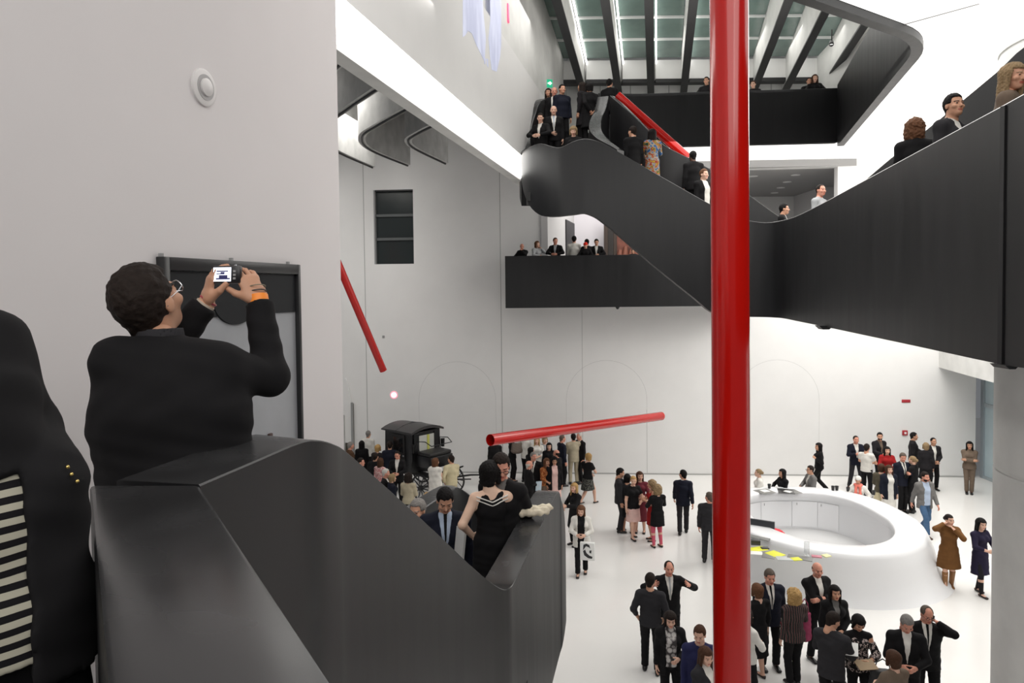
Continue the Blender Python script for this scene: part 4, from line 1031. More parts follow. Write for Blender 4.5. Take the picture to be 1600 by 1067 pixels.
# ---- white reception desk: a moulded ring, flared outwards
C = Vector((7.62, 17.55, 0))
dk_ = thing('reception_desk', 'large white moulded ring-shaped reception desk on the lobby floor', 'desk', C)
NA = 96; prof = []
M_desk = mat('white_solid_surface', (.84, .845, .86), .22, spec=.5)
def dpt(a, kind):
    c, s_ = math.cos(a), math.sin(a)
    ex = 2/2.7 if s_ > 0 else 1-(1-2/2.7)*max(0, 1+s_*4) if s_ > -.25 else 1
    c = math.copysign(abs(c)**ex, c); s_ = math.copysign(abs(s_)**ex, s_)
    fl = .5+.5*math.cos(a+.75)       # the skirt flares towards the front right
    oa, ob = 2.32, 2.62; ia, ib = 1.66, 2.10
    D = {'in0': (ia, ib, .06), 'in1': (ia, ib, .86), 'in2': (ia-.04, ib-.04, .90), 'in3': (ia-.05, ib-.05, 1.06), 'r0': (ia-.04, ib-.04, 1.10), 'r1': (ia-.01, ib-.01, 1.115), 'r2': (oa-.06, ob-.06, 1.115), 'r3': (oa-.01, ob-.01, 1.10),
         'o0': (oa+.05*fl, ob+.04*fl, 1.0), 'o1': (oa-.03+.22*fl, ob-.10+.16*fl, .72), 'o2': (oa-.12+.42*fl, ob-.25+.34*fl, .42), 'o3': (oa-.18+.66*fl, ob-.34+.52*fl, .16), 'o4': (oa-.18+.86*fl, ob-.36+.68*fl, .0)}
    A_, B_, z = D[kind]; return Vector((A_*c, B_*s_, z))
KS = ['in0', 'in1', 'in2', 'in3', 'r0', 'r1', 'r2', 'r3', 'o0', 'o1', 'o2', 'o3', 'o4']
vs = [dpt(2*math.pi*i/NA, k) for i in range(NA) for k in KS]; nk = len(KS)
fs = [(i*nk+j, i*nk+j+1, ((i+1) % NA)*nk+j+1, ((i+1) % NA)*nk+j) for i in range(NA) for j in range(nk-1)]
pymesh('shell', vs, fs, M_desk, dk_, smooth=60)
pr = [Vector((*(dpt(2*math.pi*i/48, 'in0').xy*1.005), z)) for z in (.012, .062) for i in range(48)]
pymesh('inner_floor', pr, [tuple(range(48))[::-1], tuple(range(48, 96))]+[(i, (i+1) % 48, 48+(i+1) % 48, 48+i) for i in range(48)], mat('inner_floor_grey', (.62, .62, .62), .3), dk_)
for k in range(5):
    a0_, a1_ = math.radians(44+k*21.5), math.radians(44+(k+1)*21.5-.6)
    vs = []; n = 7
    for i in range(n):
        a = a0_+(a1_-a0_)*i/(n-1)
        for rr_, z in ((.018, .12), (.018, .84), (.002, .84), (.002, .12)): vs.append(Vector((*(dpt(a, 'in0').xy*(1-rr_/1.9)), z)))
    fs = [(i*4+j, i*4+(j+1) % 4, i*4+4+(j+1) % 4, i*4+4+j) for i in range(n-1) for j in range(4)]+[(0, 1, 2, 3), tuple(range(4*n-4, 4*n))[::-1]]
    d_ = pymesh('cabinet_door', vs, fs, M_desk, dk_, smooth=40)
    am = a0_+(a1_-a0_)*.85; tube('handle', [(*(dpt(am, 'in0').xy*.985), .80), (*(dpt(am, 'in0').xy*.985), .74)], .008, M_grey, d_, 8)
def on_desk(px, py): g = G(px, py, 1.117); return g
cupm = mat('black_paper_cup', (.014, .013, .013), .35)
for k, (px, py, lab) in enumerate(((1202, 763, 'black paper cup beside the veiled black-haired woman, leftmost on the desk'), (1301.5, 766, 'left black cup of the close pair on the back rim of the desk'), (1307.5, 766, 'right black cup of the close pair on the back rim of the desk'), (1325, 768, 'single black cup left of the woman in the white cap'), (1365, 773, 'black cup at the hand of the woman in the white cap'))):
    g = on_desk(px, py); t = thing('paper_cup', lab, 'cup', g, 'black cups on the white desk')
    lathe('cup_body', [(.036, 0), (.050, .118), (.044, .118), (.04, .11)], cupm, t, 16); lathe('rim', [(.0505, .116), (.0505, .123), (.046, .123), (.046, .116)], mat('cup_rim', (.05, .05, .05), .4), t, 16)
def sheet(name, label, cat, px, py, w_, d_, ang, m, th=.006, group='papers on the desk'):
    g = on_desk(px, py); o = box(name, (-w_/2, -d_/2, 0), (w_/2, d_/2, th), m); o.location = g; o.rotation_euler = (0, 0, math.radians(ang)); bev(o, min(.002, th/3)); tag(o, label, cat, group); return o
pw = mat('paper_white', (.82, .82, .80), .5); pg = mat('cover_grey', (.20, .20, .19), .4); py_ = mat('paper_yellow', rgb(225, 226, 60), .5); pb2 = mat('cover_dark', (.04, .04, .04), .3)
sheet('magazine', 'grey open magazine on the back rim, left end of the desk', 'magazine', 1195, 768, .45, .45, 20, pg); sheet('paper_sheet', 'white sheet on the grey magazine at the left of the rim', 'paper', 1195, 767.2, .22, .22, 20, pw, .012)
sheet('magazine', 'dark magazine before the black-haired woman on the desk rim', 'magazine', 1228, 767.5, .42, .5, -15, pb2, .008); sheet('magazine', 'grey magazine right of the dark one on the rim', 'magazine', 1240, 768, .3, .42, 12, pg)
sheet('paper_sheet', 'white sheet lying over the dark magazine on the rim', 'paper', 1231, 768.4, .16, .2, 40, pw, .014)
for k, (px, py, w_, d_, a, m, lab, nm, c_) in enumerate(((1183, 858, .42, .24, 15, py_, 'bright yellow leaflet nearest the red pole on the desk', 'leaflet', 'leaflet'), (1180, 864, .3, .2, -10, pw, 'white leaflet under the yellow one by the red pole', 'leaflet', 'leaflet'), (1201, 868, .26, .34, -25, pg, 'grey booklet between two yellow leaflets', 'booklet', 'booklet'),
        (1211, 866, .30, .32, 30, py_, 'yellow leaflet in the middle of the front counter', 'leaflet', 'leaflet'), (1226, 873, .34, .22, -5, mat('paper_grey', (.5, .52, .52), .5), 'pale grey leaflet on the front counter', 'leaflet', 'leaflet'), (1250, 872, .50, .22, -28, pg, 'dark grey brochure on the front counter', 'brochure', 'brochure'),
        (1244, 874, .2, .16, 10, py_, 'small yellow card lying against the dark brochure', 'card', 'card'), (1276, 870, .2, .12, -18, mat('paper_pink', (.55, .2, .25), .5), 'pink and white card at the right of the counter', 'card', 'card'), (1291, 869, .16, .14, 20, mat('paper_pale_yellow', (.75, .74, .4), .5), 'pale yellow slip at the far right of the papers', 'slip', 'paper'), (1195, 857, .16, .12, 0, pb2, 'small black phone lying on the counter behind the leaflets', 'phone', 'phone'))):
    sheet(nm, lab, c_, px, py, w_, d_, a, m, .006+.002*k, 'leaflets on the front counter')
# keyboard, black box, monitor, red bag, glass
sheet('keyboard', 'dark grey keyboard on the desk beside the red pole', 'keyboard', 1186, 841, .46, .17, -38, pg, .02, None); sheet('card_reader', 'small black device at the edge of the desk by the pole', 'device', 1180, 850, .2, .16, -10, pb2, .10, None)
g = G(1190, 845, .75); t = thing('computer_monitor', 'black flat computer monitor seen from behind on the desk', 'monitor', (g.x, g.y, .78), None, math.radians(-30))
box('screen_case', (-.30, -.03, .08), (.30, .03, .48), mat('monitor_black', (.03, .032, .036), .4), t, bevel=.01); box('bezel', (-.28, .031, .1), (.28, .036, .46), M_grey, t); box('stand', (-.05, -.03, -.02), (.05, .02, .079), MATS['monitor_black'], t); box('foot', (-.14, -.1, -.04), (.14, .1, -.021), MATS['monitor_black'], t)
g = G(1211, 838, .55); S2 = SDF(.05); S2.ell((0, 0, .09), (.20, .13, .11)); S2.ell((.14, .02, .05), (.13, .09, .06)); v, f = S2.mesh(.02, lambda x, y, z: .008*np.sin(x*60)*np.sin(z*50+y*40))
o = mobj('red_bag', fastmesh('red_bag', v, f, [mat('red_cloth', rgb(215, 30, 50), .6)])); o.location = g; tag(o, 'crumpled red bag inside the ring of the desk', 'bag')
g = on_desk(1260.5, 868); t = thing('acrylic_stand', 'clear acrylic stand upright on the front counter', 'stand', g)
gm = mat('clear_acrylic', (.85, .87, .88), .05); gm.node_tree.nodes['Principled BSDF'].inputs['Transmission Weight'].default_value = .85
box('upright', (-.05, -.01, .012), (.05, .01, .30), gm, t); box('foot', (-.06, -.05, 0), (.06, .05, .011), gm, t)

# ---- black horse carriage by the back wall
cg = G(652, 772, 0)
ca = thing('horse_carriage', 'black antique horse carriage with a curved roof standing by the back wall', 'carriage', (cg.x, cg.y+.4, 0), None, math.radians(-42))
M_cb = mat('black_coachwork', (.010, .010, .011), .28); M_cl = mat('black_leather', (.018, .017, .017), .5)
# cab: length along X (front = +X)
prof = [(-.95, .75), (-1.02, 1.3), (-1.0, 2.12), (.42, 2.12), (.42, 1.25), (.30, .75)]
vs = [(x, y, z) for y in (-.62, .62) for x, z in prof]; n = len(prof)
pymesh('cab_body', vs, [tuple(range(n)), tuple(range(n, 2*n))[::-1]]+[(i, (i+1) % n, n+(i+1) % n, n+i) for i in range(n)], M_cb, ca)
vs = []
for x in (-1.10, -.3, .52):
    for k in range(9):
        y = -.72+1.44*k/8; vs.append((x, y, 2.13+.16*(1-(y/.72)**2)+(.03 if x > -1 else 0)))
    for k in range(9):
        y = .72-1.44*k/8; vs.append((x, y, 2.09+.13*(1-(y/.72)**2)))
fs = [(i*18+j, i*18+(j+1) % 18, (i+1)*18+(j+1) % 18, (i+1)*18+j) for i in range(2) for j in range(18)]+[tuple(range(18))[::-1], tuple(range(36, 54))]
pymesh('roof', vs, fs, mat('roof_leather', (.035, .033, .034), .42), ca, smooth=30)
tube('roof_rib', [(-.3, -.72, 2.15), (-.3, -.4, 2.26), (-.3, 0, 2.33), (-.3, .4, 2.26), (-.3, .72, 2.15)], .022, M_cb, ca, 8)
wg = mat('glass_white_reflection', (.55, .56, .52), .1)  # front glass: white reflection put into its pale colour
box('front_window', (.421, -.34, 1.42), (.44, .34, 2.0), wg, ca); box('window_reflection', (.441, .02, 1.42), (.455, .12, 2.0), mat('yellow_reflection', (.55, .56, .12), .5), ca)  # yellow-green reflection on the glass, put in as a coloured strip
for y0, y1 in ((-.56, -.341), (.341, .56)): box('front_pillar', (.421, y0, 1.30), (.46, y1, 2.08), M_cb, ca)
for e in (-1, 1):
    d_ = box('door', (-.62, e*.622 if e > 0 else -.65, .72), (.06, .65 if e > 0 else -.622, 2.02), M_cl, ca); box('handle', (-.03, .651*e-.012, 1.30), (.03, .651*e+.012, 1.34), M_grey, d_)
    box('side_window', (-.52, .651 if e > 0 else -.66, 1.42), (-.04, .66 if e > 0 else -.651, 1.92), mat('dark_window', (.012, .013, .014), .12), ca)
box('seat_box', (.461, -.50, 1.02), (1.20, .50, 1.40), M_cb, ca, bevel=.03); box('seat_cushion', (.50, -.48, 1.401), (1.16, .48, 1.52), M_cl, ca, bevel=.04)
tube('seat_rail', [(.62, -.47, 1.5), (.55, -.5, 1.86), (.95, -.5, 1.90), (1.2, -.45, 1.78), (1.2, .45, 1.78), (.95, .5, 1.90), (.55, .5, 1.86), (.62, .47, 1.5)], .016, M_dark, ca, 8)
vs = [(1.15, y, z) for y in (-.45, .45) for z in (.72, .77)]+[(1.75, y, z) for y in (-.45, .45) for z in (1.02, 1.07)]
pymesh('footboard', vs, [(0, 1, 3, 2), (4, 6, 7, 5), (0, 2, 6, 4), (1, 5, 7, 3), (0, 4, 5, 1), (2, 3, 7, 6)], M_cb, ca)
box('chassis', (-1.0, -.10, .55), (1.3, .10, .66), M_cb, ca); 
for e in (-1, 1): tube('spring', [(-1.0, e*.5, .7), (-.5, e*.5, .48), (0, e*.5, .62)], .03, M_cb, ca, 8); tube('shaft', [(1.3, e*.3, .62), (2.2, e*.35, .85), (2.9, e*.34, .98)], [.035, .03, .02], M_cb, ca, 8)
for x, r in ((-.75, .55), (1.0, .44)):
    box('axle', (x-.03, -.72, r-.03), (x+.03, .72, r+.03), M_cb, ca)
    for e in (-1, 1):
        y = e*.76; wl2 = tube('wheel', [(x+r*math.cos(a*math.pi/16), y, r+(r-.03)*math.sin(a*math.pi/16)) for a in range(32)], .032, M_cb, ca, 8, closed=True)
        tube('hub', [(x, y-.07, r), (x, y+.07, r)], .075, M_cb, wl2, 12)
        for k in range(10):
            a = k*math.pi/5; tube('spoke', [(x+.07*math.cos(a), y, r+.07*math.sin(a)), (x+(r-.03)*math.cos(a), y, r+(r-.06)*math.sin(a))], .017, M_cb, wl2, 6)
for e in (-1, 1): tube('lamp', [(.52, e*.66, 1.5), (.52, e*.66, 1.78)], [.06, .075], M_cb, ca, 10)
# ---- cream cloth lying on the landing parapet
g = P(830, 800, 6.95); S2 = SDF(.03)
S2.k = .04
for q, r in (((-.10, -.01, .03), (.07, .055, .034)), ((-.03, .02, .032), (.075, .05, .036)), ((.05, -.005, .028), (.08, .045, .032)), ((.12, .02, .034), (.055, .04, .034)), ((.02, -.035, .014), (.10, .03, .018)), ((-.15, -.02, .016), (.05, .03, .018))): S2.ell(q, r)
v, f = S2.mesh(.006, lambda x, y, z: .006*np.sin(x*55+y*90+z*40)*np.sin(y*70-x*30+1)+.003*np.sin(x*130-y*60))
v = v*np.array((1.3, 1.15, 1.15), F32)
o = mobj('folded_scarf', fastmesh('folded_scarf', v, f, [mat('cream_cloth', rgb(215, 205, 182), .8, bump=.4, scale=50)])); o.location = (g.x, g.y, P(830, 801, 6.95).z-.01); o.rotation_euler = (0, 0, math.radians(12)); tag(o, 'crumpled cream scarf lying on the landing parapet', 'scarf')

# ================================================================== PEOPLE
# ---- the photographer, leaning over the foreground parapet with both arms raised
def build_photographer():
    loc_ = Vector((-1.18, 2.5, CF))
    def L(px, py, Y): return np.array(P(px, py, Y)-loc_, float)
    j = {'shL': L(186, 566, 2.42), 'shR': L(345, 574, 2.52), 'shc': L(262, 584, 2.48), 'nek': L(252, 540, 2.50), 'che': L(270, 648, 2.46), 'wai': L(279, 735, 2.44), 'pel': L(282, 800, 2.46),
         'elR': L(424, 592, 2.68), 'wrR': L(404, 470, 2.76), 'elL': L(258, 556, 2.72), 'wrL': L(322, 474, 2.76), 'hed': L(233, 474, 2.53)}
    for n, e in (('L', -1), ('R', 1)):
        j['hi'+n] = j['pel']+np.array((e*.10, 0, -.03)); j['an'+n] = np.array((-.03+e*.13, .02, .085)); j['kn'+n] = (j['hi'+n]+j['an'+n])/2+np.array((0, .03, 0))
    j['hM'] = rotm(math.radians(-13), math.radians(27), math.radians(-4))
    j['hdR'] = (-.42, .06, .92); j['hnR'] = (-.75, .62, -.1); j['hdL'] = (.16, .04, .98); j['hnL'] = (.8, .55, -.1)
    p = person('man in a black jacket raising a compact camera over the foreground parapet', loc_, 0, 1.78, skin='olive', hair=('short', 'dark'), top=('jacket', 'black'), bottom=('trousers', 'black'), joints=j, h=.011, hh=.0055, build=1.30, fill=(.225, .245, .15), hands=('camera', 'camera'), handscale=1.14, headscale=1.12, group='photographing visitors')
    # grey shirt collar showing above the jacket
    T = SDF(.01); T.cap(p.A['nek']-p.upv*.02, p.A['nek']+p.upv*.055, .083, .078, flat=1); T.cap(p.A['nek']-p.upv*.03, p.A['nek']+p.upv*.1, .070, .068, k=.004, op=1)
    p.part('shirt_collar', T, cl('charcoal'), .008)
    # glasses
    M = np.array(p.hM); c = p.hc; sc = p.hs
    def H_(x, y, z): return Vector([float(q) for q in M @ (np.array((x, y, z))*sc)+c])
    gl = tube('glasses', [H_(-.012, .108, .012), H_(.012, .108, .012)], .0022, mat('silver_frame', (.55, .56, .58), .25, metal=.9), p.root, 8)
    for e in (-1, 1):
        tube('rim', [H_(e*.036+.024*math.cos(a*math.pi/10), .108-.012*abs(math.cos(a*math.pi/10)), .006+.019*math.sin(a*math.pi/10)) for a in range(20)], .0020, MATS['silver_frame'], gl, 6, closed=True)
        tube('temple', [H_(e*.061, .096, .012), H_(e*.078, .05, .012), H_(e*.083, -.01, .012), H_(e*.083, -.022, -.006)], .0018, MATS['silver_frame'], gl, 6)
    # wrist bands
    def band(name, n, t, r, w, m, ch=None):
        a, b = p.A['el'+n], p.A['wr'+n]; d = (b-a)/np.linalg.norm(b-a); q = b+d*t
        return tube(name, [Vector([float(x) for x in q-d*w/2]), Vector([float(x) for x in q+d*w/2])], r, m, p.root, 24, hollow=.004)
    band('wristband', 'R', .004, .0385, .034, mat('orange_band', rgb(245, 140, 40), .5)); band('cord', 'R', .036, .036, .004, M_dark); band('cord', 'R', .056, .036, .003, mat('khaki_cord', (.22, .2, .14), .7))
    band('watch_strap', 'L', -.008, .0375, .016, mat('beige_strap', (.5, .42, .34), .5)); band('bracelet', 'L', .014, .036, .006, mat('red_bead', (.35, .03, .05), .4))
    # the camera
    cpos = P(354, 429, 2.735); cm = thing('compact_camera', 'compact black camera with lit screen held up by the man', 'camera', cpos)
    cm.rotation_euler = (math.radians(-6), 0, math.radians(-4))
    o = box('camera_body', (-.056, -.006, -.034), (.056, .018, .034), M_cb, cm, bevel=.005)
    sc_ = box('screen', (-.049, -.0085, -.027), (.021, -.0062, .027), mat('screen_lit', (.86, .90, 1), .3, emit=1.25), cm)
    dk2 = mat('screen_dark', (.03, .03, .12), .4, emit=.25)
    for x0, x1, z0, z1 in ((-.036, .010, .010, .015), (-.036, -.018, .0, .004), (-.026, .008, -.016, -.003), (-.038, .018, -.020, -.014), (-.020, -.004, .0, .009)): box('screen_image', (x0, -.0092, z0), (x1, -.0086, z1), dk2, sc_)
    lathe('lens', [(.022, 0), (.022, .03), (.016, .032)], M_dark, cm, 20).data.transform(Matrix.Translation((0, .0185, 0)) @ Matrix.Rotation(-math.pi/2, 4, 'X'))
    for z in (.012, -.002, -.016): box('button', (.030, -.009, z-.004), (.040, -.0062, z+.004), M_grey, cm)
    lathe('shutter_button', [(.007, 0), (.007, .004)], MATS['silver_frame'], cm, 14, (.035, .006, .0345))
build_photographer()

def build_blazer():
    loc_ = Vector((-1.12, 1.42, 5.40))
    def L(px, py, Y): return np.array(P(px, py, Y)-loc_, float)
    # the body is turned towards the camera's side of the stairs; the person's left arm is the one in view
    Rv = np.array((-.74, -.67, 0)); Fv = np.array((.67, -.74, 0))
    j = {'shc': L(-195, 560, 1.42), 'nek': L(-196, 507, 1.42), 'che': L(-140, 660, 1.42), 'wai': L(-62, 830, 1.42), 'pel': L(-28, 965, 1.42), 'hed': L(-195, 384, 1.40)}
    j['shL'] = j['shc']-Rv*.175+np.array((0, 0, .005)); j['shR'] = j['shc']+Rv*.175+np.array((0, 0, .005))
    j['elL'] = L(48, 668, 1.62); j['wrL'] = L(90, 742, 1.50); hd = np.array((-.55, -.25, -.8)); hd /= np.linalg.norm(hd)
    j['elR'] = j['shR']+np.array((-.12, .02, -.24)); j['wrR'] = j['elR']+np.array((-.10, .02, -.22))
    for n, e in (('L', -1), ('R', 1)):
        j['hi'+n] = j['pel']+Rv*e*.085+np.array((0, 0, -.035)); j['an'+n] = np.array((*(j['pel']+Rv*e*.10)[:2]+np.array((.06, .03)), .085)); j['kn'+n] = (j['hi'+n]+j['an'+n])/2+Fv*.03
    j['hM'] = rotm(math.radians(-138)); j['R'] = Rv; j['hdL'] = hd; j['hdR'] = (.1, -.2, -1); j['hnL'] = Rv; j['hnR'] = (1, 0, 0)
    w = j['wrL']
    p = person('person in a dark blazer with brass cuff buttons over a striped top, far left foreground', loc_, 0, 1.72, sex='m', skin='fair', hair=('short', 'brown'), top=('open', 'black', 'stripes'), bottom=('trousers', 'black'), joints=j, h=.011, hh=.007, build=1.08, hands=('grip', 'relaxed'), openz=.06, openw=.095, bulge=[(w+hd*k, r) for k, r in ((.01, .056), (.05, .076), (.09, .080), (.14, .076))]+[(L(66, 835, 1.50), .085), (L(72, 1000, 1.50), .085)], group='photographing visitors')
    for px, py in ((105.5, 729.5), (111.5, 741), (120.5, 752), (58, 714)):
        q = L(px, py, 1.46); bm = bmesh.new(); bmesh.ops.create_uvsphere(bm, u_segments=12, v_segments=8, radius=.0042); me = bpy.data.meshes.new('button'); bm.to_mesh(me); bm.free()
        me.polygons.foreach_set('use_smooth', [True]*len(me.polygons)); o = mobj('button', me, mat('brass', (.62, .46, .16), .25, metal=1), p.root); o.location = Vector([float(x) for x in q])
build_blazer()

# ---- landing of the foreground stairs
LZ = lowz
def lm(px, py, Y, H): p = P(px, py, Y); return (p.x, p.y, p.z-H)
p_ = person('woman in a sleeveless black dress with white neckline bands, seen from behind', at_head(767, 722, 1.69, LZ), 8, 1.69, 'f', 'pale', ('bob', 'black'), ('dress', 'black', .5), None, ('hip', 'front'), 'stand', (-38, -4), .012, shoes='heels', group='visitors on the landing', hh=.007)
def dress_band(p, k, w):
    """white ribbon sewn in a shallow V across the back of the dress"""
    T = SDF(.01); p.torso(T, .015, hi=True); ctr = p.A['nek']
    T.add(lambda x, y, z: np.maximum(np.maximum(np.abs((ctr[2]-z)-(k-.34*np.abs(x-ctr[0])))-w/2, y-ctr[1]-.015), np.abs(x-ctr[0])-.155), ctr-3, ctr+3, 0, 2)
    p.part('neckline_band', T, cl('white'), .0055)
dress_band(p_, .085, .013); dress_band(p_, .118, .013)
p_ = person('man with glasses and dark jacket facing the woman in the black dress', at_head(784, 710, 1.74, LZ), 158, 1.74, 'm', 'ruddy', ('short', 'dark'), ('jacket', 'black', 'grey'), ('trousers', 'black'), ('back', 'back'), 'stand', (30, -16), .013, group='visitors on the landing', hh=.0065, build=1.0)
def glasses(p, m=None):
    M = np.array(p.hM); c = p.hc; sc = p.hs
    def H_(x, y, z): return Vector([float(q) for q in M @ (np.array((x, y, z))*sc)+c])
    g = tube('glasses', [H_(-.012, .110, .010), H_(.012, .110, .010)], .003, m or M_dark, p.root, 6)
    for e in (-1, 1):
        tube('rim', [H_(e*.036+.023*math.cos(a*math.pi/8), .108, .004+.016*math.sin(a*math.pi/8)) for a in range(16)], .003, m or M_dark, g, 5, closed=True)
        tube('temple', [H_(e*.060, .105, .008), H_(e*.082, .04, .010), H_(e*.084, -.02, .006)], .0028, m or M_dark, g, 5)
glasses(p_)
p_ = person('man in dark suit and tie looking down at his hand on the stairs', lm(695, 761, 7.5, 1.76), 186, 1.76, 'm', 'tan', ('short', 'black'), ('suit', 'navy', 'lightblue', 'black'), ('trousers', 'black'), ('down', 'hold'), 'stand', (6, -24), .013, bend=4, group='visitors on the landing', hh=.0065, build=1.1)
w = P(719, 850, 7.25); o = box('paper_sheaf', (-.012, -.10, -.16), (.012, .10, .16), pw); o.location = w; o.rotation_euler = (0, .12, .5); tag(o, 'white sheaf of papers under the arm of the man with a tie', 'papers')
person('grey-haired man in a pale collar coming up behind the parapet, left of the tie man', lm(653, 781, 7.9, 1.74), 170, 1.74, 'm', 'tan', ('short', 'grey'), ('jacket', 'grey', 'white'), ('trousers', 'black'), ('down', 'down'), 'stand', (-10, -4), .016, group='visitors on the landing')

# ---- lobby and upper-floor visitors: label, head-top pixel, height, facing, then look
def V(label, px, py, H, face, sex, skin, hair, top, bottom, arms=('down', 'down'), legs='stand', head=(0, 0), z=0.0, Y=None, **k):
    loc_ = at_head(px, py, H, z) if Y is None else at_depth(px, py, Y, H)
    return person(label, loc_, face, H, sex, skin, hair, top, bottom, arms, legs, head, **k)
TB = ('trousers', 'black'); TC = ('trousers', 'charcoal')
g1 = 'crowd round the carriage'
V('grey-haired man at the left wall edge, left of the carriage', 547, 691, 1.72, -60, 'm', 'ruddy', ('short', 'grey'), ('jacket', 'brown', 'dark'), TB, group=g1)
V('woman with long black hair seen from behind, left of the white-shirted man', 565, 689, 1.66, 10, 'f', 'olive', ('long', 'black'), ('sweater', 'black'), TB, group=g1)
V('man in white shirt standing tallest left of the carriage, seen from behind', 575, 673, 1.80, -15, 'm', 'tan', ('crop', 'grey'), ('shirt', 'white'), TB, group=g1)
V('blonde woman in a dark top between the white shirt and the carriage', 590, 695, 1.68, -20, 'f', 'fair', ('bob', 'blond'), ('sweater', 'dark'), ('skirt', 'black'), group=g1)
V('dark-haired man in black seen from behind, just below the blonde woman', 586, 708, 1.74, -20, 'm', 'tan', ('short', 'dark'), ('jacket', 'black'), TB, group=g1)
V('woman in a pink patterned dress half hidden beside the dark-haired man in black', 594, 716, 1.62, -30, 'f', 'fair', ('straight', 'brown'), ('sleevedress', 'pinkprint'), None, group=g1, shoes='heels')
V('dark-haired man whose face shows just over the black parapet edge', 563, 716, 1.74, -100, 'm', 'ruddy', ('short', 'dark'), ('jacket', 'black', 'white'), TB, group=g1)
V('tall man in a dark suit with his back turned, against the carriage door', 609, 690, 1.80, 5, 'm', 'tan', ('short', 'dark'), ('suit', 'navy', 'white'), TB, group=g1)
V('red-faced man in a black suit looking down before the carriage', 621, 705, 1.76, 175, 'm', 'ruddy', ('crop', 'dark'), ('suit', 'black', 'white'), TB, ('hold', 'hold'), head=(0, -18), group=g1)
V('white-haired man looking right, close above the parapet edge', 602, 733, 1.74, -95, 'm', 'ruddy', ('short', 'white'), ('jacket', 'black', 'white'), TB, group=g1)
V('fair-haired woman with dark jacket right of the white-haired man', 612, 741, 1.64, -60, 'f', 'fair', ('bob', 'ashblond'), ('jacket', 'navy'), TB, group=g1)
V('woman with big dark curly hair and a beige top seen from behind', 638, 739, 1.70, -10, 'f', 'tan', ('curly', 'dark'), ('blouse', 'beige'), ('skirt', 'black'), ('front', 'front'), group=g1, h=.018, shoes='heels')
V('woman with long brown hair wrapped in a white shawl by the carriage', 680, 716, 1.70, -25, 'f', 'fair', ('straight', 'auburn'), ('shawl', 'white'), ('longskirt', 'white'), ('front', 'front'), head=(-25, 0), group=g1, shoes='heels')
V('man in a cream jacket facing the woman in the white shawl', 705, 712, 1.74, 25, 'm', 'tan', ('short', 'dark'), ('jacket', 'cream'), ('trousers', 'cream'), ('pocket', 'front'), head=(30, 0), group=g1)
V('blond-haired person low behind the tie man and the black parapet', 667, 770, 1.62, 0, 'f', 'fair', ('bob', 'blond'), ('sweater', 'dark'), TB, group=g1)
g2 = 'crowd under the horizontal red pipe'
V('person in a black coat whose head is hidden by the left pipe end', 773, 684, 1.70, 20, 'm', 'tan', ('short', 'dark'), ('coat', 'black'), TB, group=g2)
pb_bag = V('woman in black trousers carrying a large brown bag under the pipe', 800, 678, 1.70, -70, 'f', 'tan', ('bob', 'dark'), ('tee', 'black'), TB, ('chest', 'strap'), 'stand', group=g2, shoes='heels')
V('man in a white shirt with head hidden behind the pipe', 821, 676, 1.78, -40, 'm', 'tan', ('short', 'dark'), ('shirt', 'white'), TB, ('hold', 'hold'), group=g2)
V('black-haired woman beside the white shirt under the pipe', 829, 699, 1.64, -60, 'f', 'fair', ('straight', 'black'), ('sweater', 'black'), TB, group=g2)
V('grey-haired man in a black suit and tie, turned left towards the bald man', 834, 707, 1.78, 160, 'm', 'ruddy', ('short', 'grey'), ('suit', 'black', 'white', 'black'), TB, head=(50, 0), group=g2)
p28 = V('bald man in a black suit in profile, holding a pale folder', 826, 720, 1.72, -70, 'm', 'ruddy', ('bald', 'white'), ('suit', 'black', 'white'), TB, ('front', 'front'), group=g2, h=.018)
V('blonde woman in a pale top whose hair shows under the pipe, left one', 839, 683, 1.68, 170, 'f', 'fair', ('long', 'blond'), ('blouse', 'white'), TB, ('hold', 'hold'), group=g2)
V('light-brown-haired woman in pale clothes under the pipe, right of the blonde', 851, 682, 1.68, -160, 'f', 'fair', ('bob', 'ashblond'), ('blouse', 'palegrey'), TB, ('chest', 'hold'), group=g2)
V('smiling woman with long dark hair in black, facing the camera behind the others', 858, 692, 1.66, 178, 'f', 'fair', ('long', 'black'), ('sweater', 'black'), TB, group=g2)
V('balding man with reddish scalp behind the woman in pink', 870, 703, 1.70, 60, 'm', 'ruddy', ('bald', 'dark'), ('jacket', 'black'), TB, group=g2)
V('woman in orange top and grey-brown skirt with her hand at her chin', 854, 716, 1.66, -150, 'f', 'tan', ('straight', 'auburn'), ('blouse', 'orangeprint'), ('skirt', 'taupe'), ('face', 'front'), group=g2, shoes='heels')
V('curly dark-haired woman in a pale pink dress and black jacket', 866, 714, 1.72, -175, 'f', 'olive', ('curly', 'black'), ('open', 'black', 'pink'), ('skirt', 'pink'), group=g2, h=.018, shoes='heels')
V('man in a navy suit with grey hair standing alone facing right', 878, 680, 1.78, -70, 'm', 'ruddy', ('crop', 'greybrown'), ('suit', 'navy', 'white'), TB, group=g2)
V('man in a light beige suit seen from behind', 896, 678, 1.78, 8, 'm', 'tan', ('short', 'black'), ('suit', 'beige'), ('trousers', 'beige'), ('front', 'front'), group=g2, build=1.08)
V('white-haired man in a dark suit facing the beige suit', 906, 676, 1.80, 120, 'm', 'ruddy', ('crop', 'white'), ('suit', 'black', 'white'), TB, group=g2)
V('blonde woman in black top and checked grey skirt striding right', 918, 706, 1.68, -45, 'f', 'fair', ('bob', 'blond'), ('tee', 'black'), ('skirt', 'tweed'), ('front', 'hold'), 'walk2', (90, 0), group=g2, shoes='heels')
